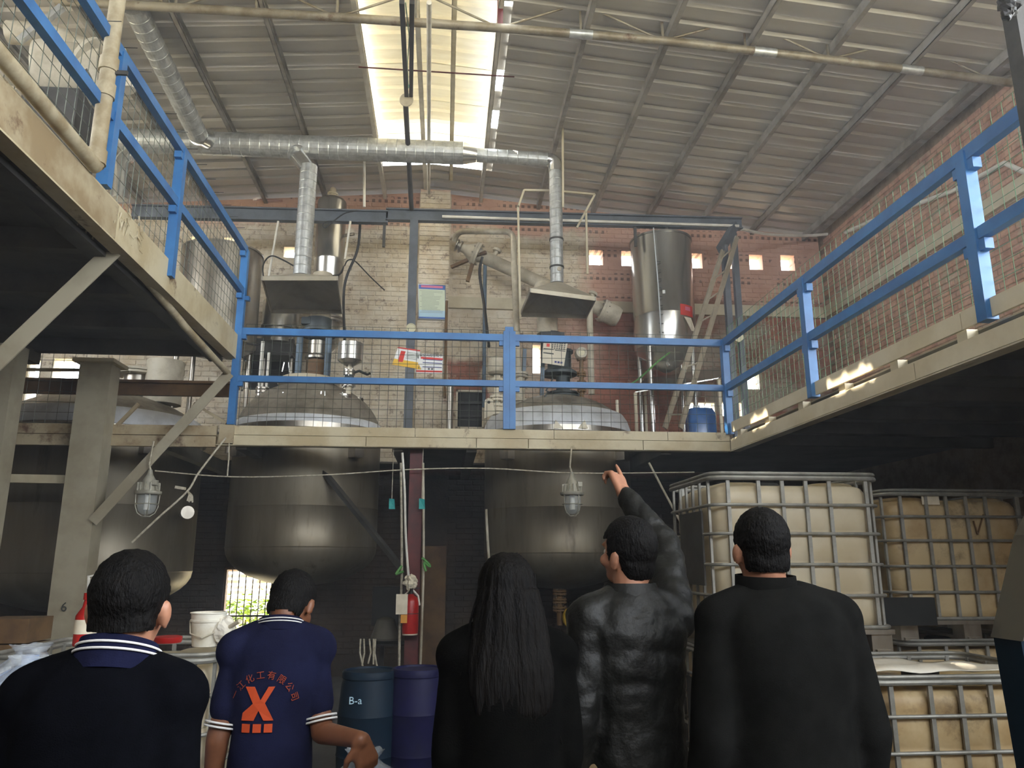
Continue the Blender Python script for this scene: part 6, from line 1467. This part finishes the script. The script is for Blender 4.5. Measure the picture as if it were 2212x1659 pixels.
for i in range(3):
    u = -0.95+i*0.68; drape(flat([(u, -1.2), (u+0.5, -1.2), (u+0.5, -1.7), (u, -1.7)], LX, LZ_, s_), 'logo_block', 'orange_print')
for i, ch in enumerate('一江化工有限公司'):
    a = R(158-i*20); rr2 = 0.108
    cu = bpy.data.curves.new('c', 'FONT'); cu.body = ch; cu.size = 0.030; cu.align_x = 'CENTER'; cu.align_y = 'CENTER'; cu.extrude = 0.001; cu.resolution_u = 2
    o_ = bpy.data.objects.new('c', cu); COL.objects.link(o_); dg = bpy.context.evaluated_depsgraph_get(); dg.update(); me = bpy.data.meshes.new_from_object(o_.evaluated_get(dg)); bpy.data.objects.remove(o_); bpy.data.curves.remove(cu)
    me.transform(Matrix.Rotation(R(90), 4, 'X')); me.transform(Matrix.Rotation(-(a-R(90)), 4, 'Y')); me.transform(Matrix.Translation((LX+0.015+rr2*math.cos(a), 0, LZ_-0.015+rr2*math.sin(a))))
    for v in me.vertices: v.co.y += onback(v.co.x, v.co.z)-0.004
    me.materials.clear(); me.materials.append(MATS['orange_faded']); ob = bpy.data.objects.new('logo_character', me); COL.objects.link(ob); ob.parent = P2

# ---- 3: woman with long dark hair
P3, top = person('woman with long dark hair in a black coat, seen from behind in the middle', 1096, 1197, 2.55, R(3)); k = 0.985
body, co, tr = MB(), MB(), MB()
torso(body, k, 0.84, 0.92); torso(co, k, 0.88, 1.05, 0.016, 0.60, sh=0.95); legs(body, tr, k, 0.09, 0.95, shoe_parent=P3); tr.loft([(0, 0, 0.82*k, 0.165, 0.125), (0, 0, 1.0*k, 0.165, 0.125)], 20)
co.loft([(0, 0, 0.55*k, 0.21, 0.17), (0, 0, 0.9*k, 0.19, 0.155), (0, 0, 1.1*k, 0.175, 0.14)], 28)
hc = Vector((0, 0.02, top-0.122)); Mh = MR(R(-8), R(3))
body.cap((0, 0, 1.42*k), hc+Vector((0, -0.01, -0.06)), 0.054, 0.052); head_shape(body, hc, Mh, 0.95)
for sx in (-1, 1):
    A = [Vector((sx*0.15, 0, 1.355*k)), Vector((sx*0.182, -0.02, 1.09*k)), Vector((sx*0.175, 0.12, 0.88*k))]
    arm_sleeve(body, A, (0.042, 0.037, 0.026)); arm_sleeve(co, [A[0], A[1], A[2].lerp(A[1], 0.08)], (0.066, 0.06, 0.05)); hand(body, A[2], (0, 0.3, -1), (-sx, 0.2, 0), 0.5, s=0.92, thumb_side=sx)
remeshed(body, 'body', 'skin', P3, 0.0085, 3); eyes(P3, hc, Mh, 0.95); remeshed(co, 'coat', 'black_coat', P3, 0.013, 6, folds(0.008, 6, 4)); remeshed(tr, 'trousers', 'dark_trousers', P3, 0.014, 5)
hm = MB(); hm.ell(hc+Mh @ Vector((0, -0.012, 0.03)), Vector((0.094, 0.108, 0.1)), 28, 20, Mh)
hm.loft([(0, -0.12, top-0.50, 0.08, 0.014), (0, -0.12, top-0.46, 0.115, 0.028), (0, -0.11, top-0.40, 0.13, 0.04), (0, -0.095, top-0.34, 0.132, 0.052), (0, -0.07, top-0.27, 0.125, 0.064), (0.0, -0.045, top-0.19, 0.113, 0.08), (0, -0.01, top-0.11, 0.099, 0.096)], 36, 2.3)
def strands(p): a = math.atan2(p.x, -(p.y-0.05)); return 0.006*noise.noise(Vector((a*9, p.z*2.2, 3)))+0.004*noise.noise(Vector((a*26, p.z*3, 1)))
ob = remeshed(hm, 'long_hair', 'hair_brown', P3, 0.009, 3, strands)
bm = bmesh.new(); bm.from_mesh(ob.data); Mi = Mh.inverted()
bmesh.ops.delete(bm, geom=[v for v in bm.verts if (Mi @ (v.co-hc)).y > 0.03 and -0.2 < (Mi @ (v.co-hc)).z < 0.05], context='VERTS'); bm.to_mesh(ob.data); bm.free()
mb = MB()   # loose lighter strands on the sides
for i, (a, l_) in enumerate(((-70, 0.3), (-58, 0.42), (60, 0.45), (72, 0.5), (66, 0.36))):
    x = math.sin(R(a)); p0 = hc+Vector((x*0.09, -0.03, 0.06)); pts = [p0+Vector((x*0.012*j_+0.006*math.sin(j_*1.7+i), -0.012*j_, -l_*j_/6)) for j_ in range(7)]; mb.tube(pts, [0.005, 0.005, 0.005, 0.004, 0.004, 0.003, 0.001], 5)
me = mb.mesh('loose_strands'); me.materials.append(MATS['hair_brown']); o_ = bpy.data.objects.new('loose_strands', me); COL.objects.link(o_); o_.parent = P3

# ---- 4: pointing man in leather jacket
P4, top = person('man in black quilted jacket pointing up with raised right arm', 1358, 1123, 2.75, R(14)); k = 1.055
W4 = Matrix.Translation(P4.location) @ Matrix.Rotation(P4.rotation_euler.z, 4, 'Z'); inv = W4.inverted()
body, ja, tr = MB(), MB(), MB()
torso(body, k, 0.9, 1.0); torso(ja, k, 0.93, 1.02, 0.016, 0.90, sh=1.0); legs(body, tr, k, shoe_parent=P4); tr.loft([(0, 0, 0.80*k, 0.158, 0.125), (0, 0, 0.93*k, 0.16, 0.125), (0, 0, 1.0*k, 0.15, 0.12)], 20)
hc = Vector((0.0, 0.02, top-0.116)); Mh = MR(R(22), R(8), R(-4))
body.cap((0, 0.0, 1.43*k), hc+Vector((0, -0.015, -0.06)), 0.062, 0.058); head_shape(body, hc, Mh, 1.0)
S = Vector((0.17, 0.01, 1.375*k)); Hw = inv @ at(1346, 1064, 3.20); tip = inv @ at(1323, 1004, 3.30)
E_ = inv @ at(1436, 1180, 3.05)
arm_sleeve(body, [S, E_, Hw], (0.05, 0.043, 0.031)); dirh = (tip-Hw).normalized(); hand(body, Hw, dirh, (inv.to_3x3() @ Vector((-0.5, 0.75, 0.0))), 0.9, point=True, thumb_side=-1, s=1.14)
arm_sleeve(ja, [S+Vector((-0.03, 0, -0.01)), S, E_, Hw.lerp(E_, 0.10)], (0.08, 0.078, 0.066, 0.046))
S2 = Vector((-0.165, 0, 1.355*k)); E2 = Vector((-0.225, -0.03, 1.08*k)); w2 = Vector((-0.2, 0.08, 0.85*k))
arm_sleeve(body, [S2, E2, w2], (0.05, 0.043, 0.03)); hand(body, w2, (0.1, 0.3, -1), (1, 0.2, 0), 0.9, thumb_side=-1); arm_sleeve(ja, [S2, E2, w2.lerp(E2, 0.08)], (0.072, 0.064, 0.048))
remeshed(body, 'body', 'skin', P4, 0.0068, 3); eyes(P4, hc, Mh)
def quilt(p):
    q = 0.006*(abs(math.sin(p.z*26+3*noise.noise(p*2.5)))-0.5); return q*0.8+folds(0.006, 17, 7, 0.7)(p)
remeshed(ja, 'leather_jacket', 'leather', P4, 0.010, 4, quilt); remeshed(tr, 'trousers', 'khaki', P4, 0.014, 5, folds(0.005, 8, 2))
short_hair(P4, hc, Mh, puff=1.07, seed=11)
collar(P4, (0, 0.005), 0.088, 0.082, 1.435*k, 1.49*k, 'leather', tilt=0.0, flare=0.022)
tb = crumple(W4 @ (w2+Vector((0.0, 0.05, -0.16))), (0.06, 0.05, 0.08), 12, 0.4, fr=2); tb.build('teal_bag', 'teal_tape', None, label='small teal bag hanging from the pointing man\'s lowered hand', cat='bag')

# ---- 5: man in black jacket, right foreground
P5, top = person('broad man in plain black jacket with standing collar, seen from behind at right', 1664, 1104, 2.48, R(2)); k = 1.065
body, ja, tr = MB(), MB(), MB()
torso(body, k, 1.02, 1.05); torso(ja, k, 1.1, 1.15, 0.02, 0.78, sh=1.0); legs(body, tr, k, 0.11, 1.1, shoe_parent=P5); tr.loft([(0, 0, 0.78*k, 0.19, 0.15), (0, 0, 1.0*k, 0.19, 0.15)], 20)
hc = Vector((-0.035, 0.02, top-0.118)); Mh = MR(R(-2), R(6))
body.cap((-0.03, 0, 1.45*k), hc+Vector((0, -0.012, -0.06)), 0.066, 0.066); head_shape(body, hc, Mh, 1.03)
for sx in (-1, 1):
    A = [Vector((sx*0.198, 0, 1.345*k)), Vector((sx*0.25, -0.03, 1.06*k)), Vector((sx*0.265, 0.05, 0.82*k))]
    arm_sleeve(body, A, (0.05, 0.045, 0.031)); arm_sleeve(ja, [A[0], A[1], A[2].lerp(A[1], 0.05)], (0.082, 0.074, 0.062)); hand(body, A[2], (0, 0.15, -1), (-sx, 0.2, 0), 0.5, thumb_side=sx)
remeshed(body, 'body', 'skin', P5, 0.0085, 3); eyes(P5, hc, Mh); remeshed(ja, 'jacket', 'black_cloth', P5, 0.013, 6, folds(0.007, 5, 3)); remeshed(tr, 'trousers', 'dark_trousers', P5, 0.014, 5)
short_hair(P5, hc, Mh, s=1.03, puff=1.02, nape=-0.07, seed=21)
collar(P5, (-0.032, 0.005), 0.092, 0.087, 1.44*k, 1.505*k, 'black_cloth', tilt=0.006, flare=0.01)

# ================================================================== ADDED HAZE
hz = bpy.data.materials.new('veil_haze'); hz.use_nodes = True; nt = hz.node_tree; nt.nodes.remove(nt.nodes['Principled BSDF'])
vs_ = nt.nodes.new('ShaderNodeVolumeScatter'); vs_.inputs['Color'].default_value = (0.96, 0.97, 1.0, 1); vs_.inputs['Density'].default_value = 0.015; vs_.inputs['Anisotropy'].default_value = 0.35
nt.links.new(vs_.outputs[0], nt.nodes['Material Output'].inputs['Volume']); MATS['veil_haze'] = hz
MB().bx((XL+0.02, 2.15, 0.01), (XR-0.02, YB-0.25, 7.15)).build('veil_haze', 'veil_haze', None, kind='stuff', label='thin haze added to the hall for dust and lens veil', cat='haze')  # scatter volume added to lift dark tones, for lens glare and dust
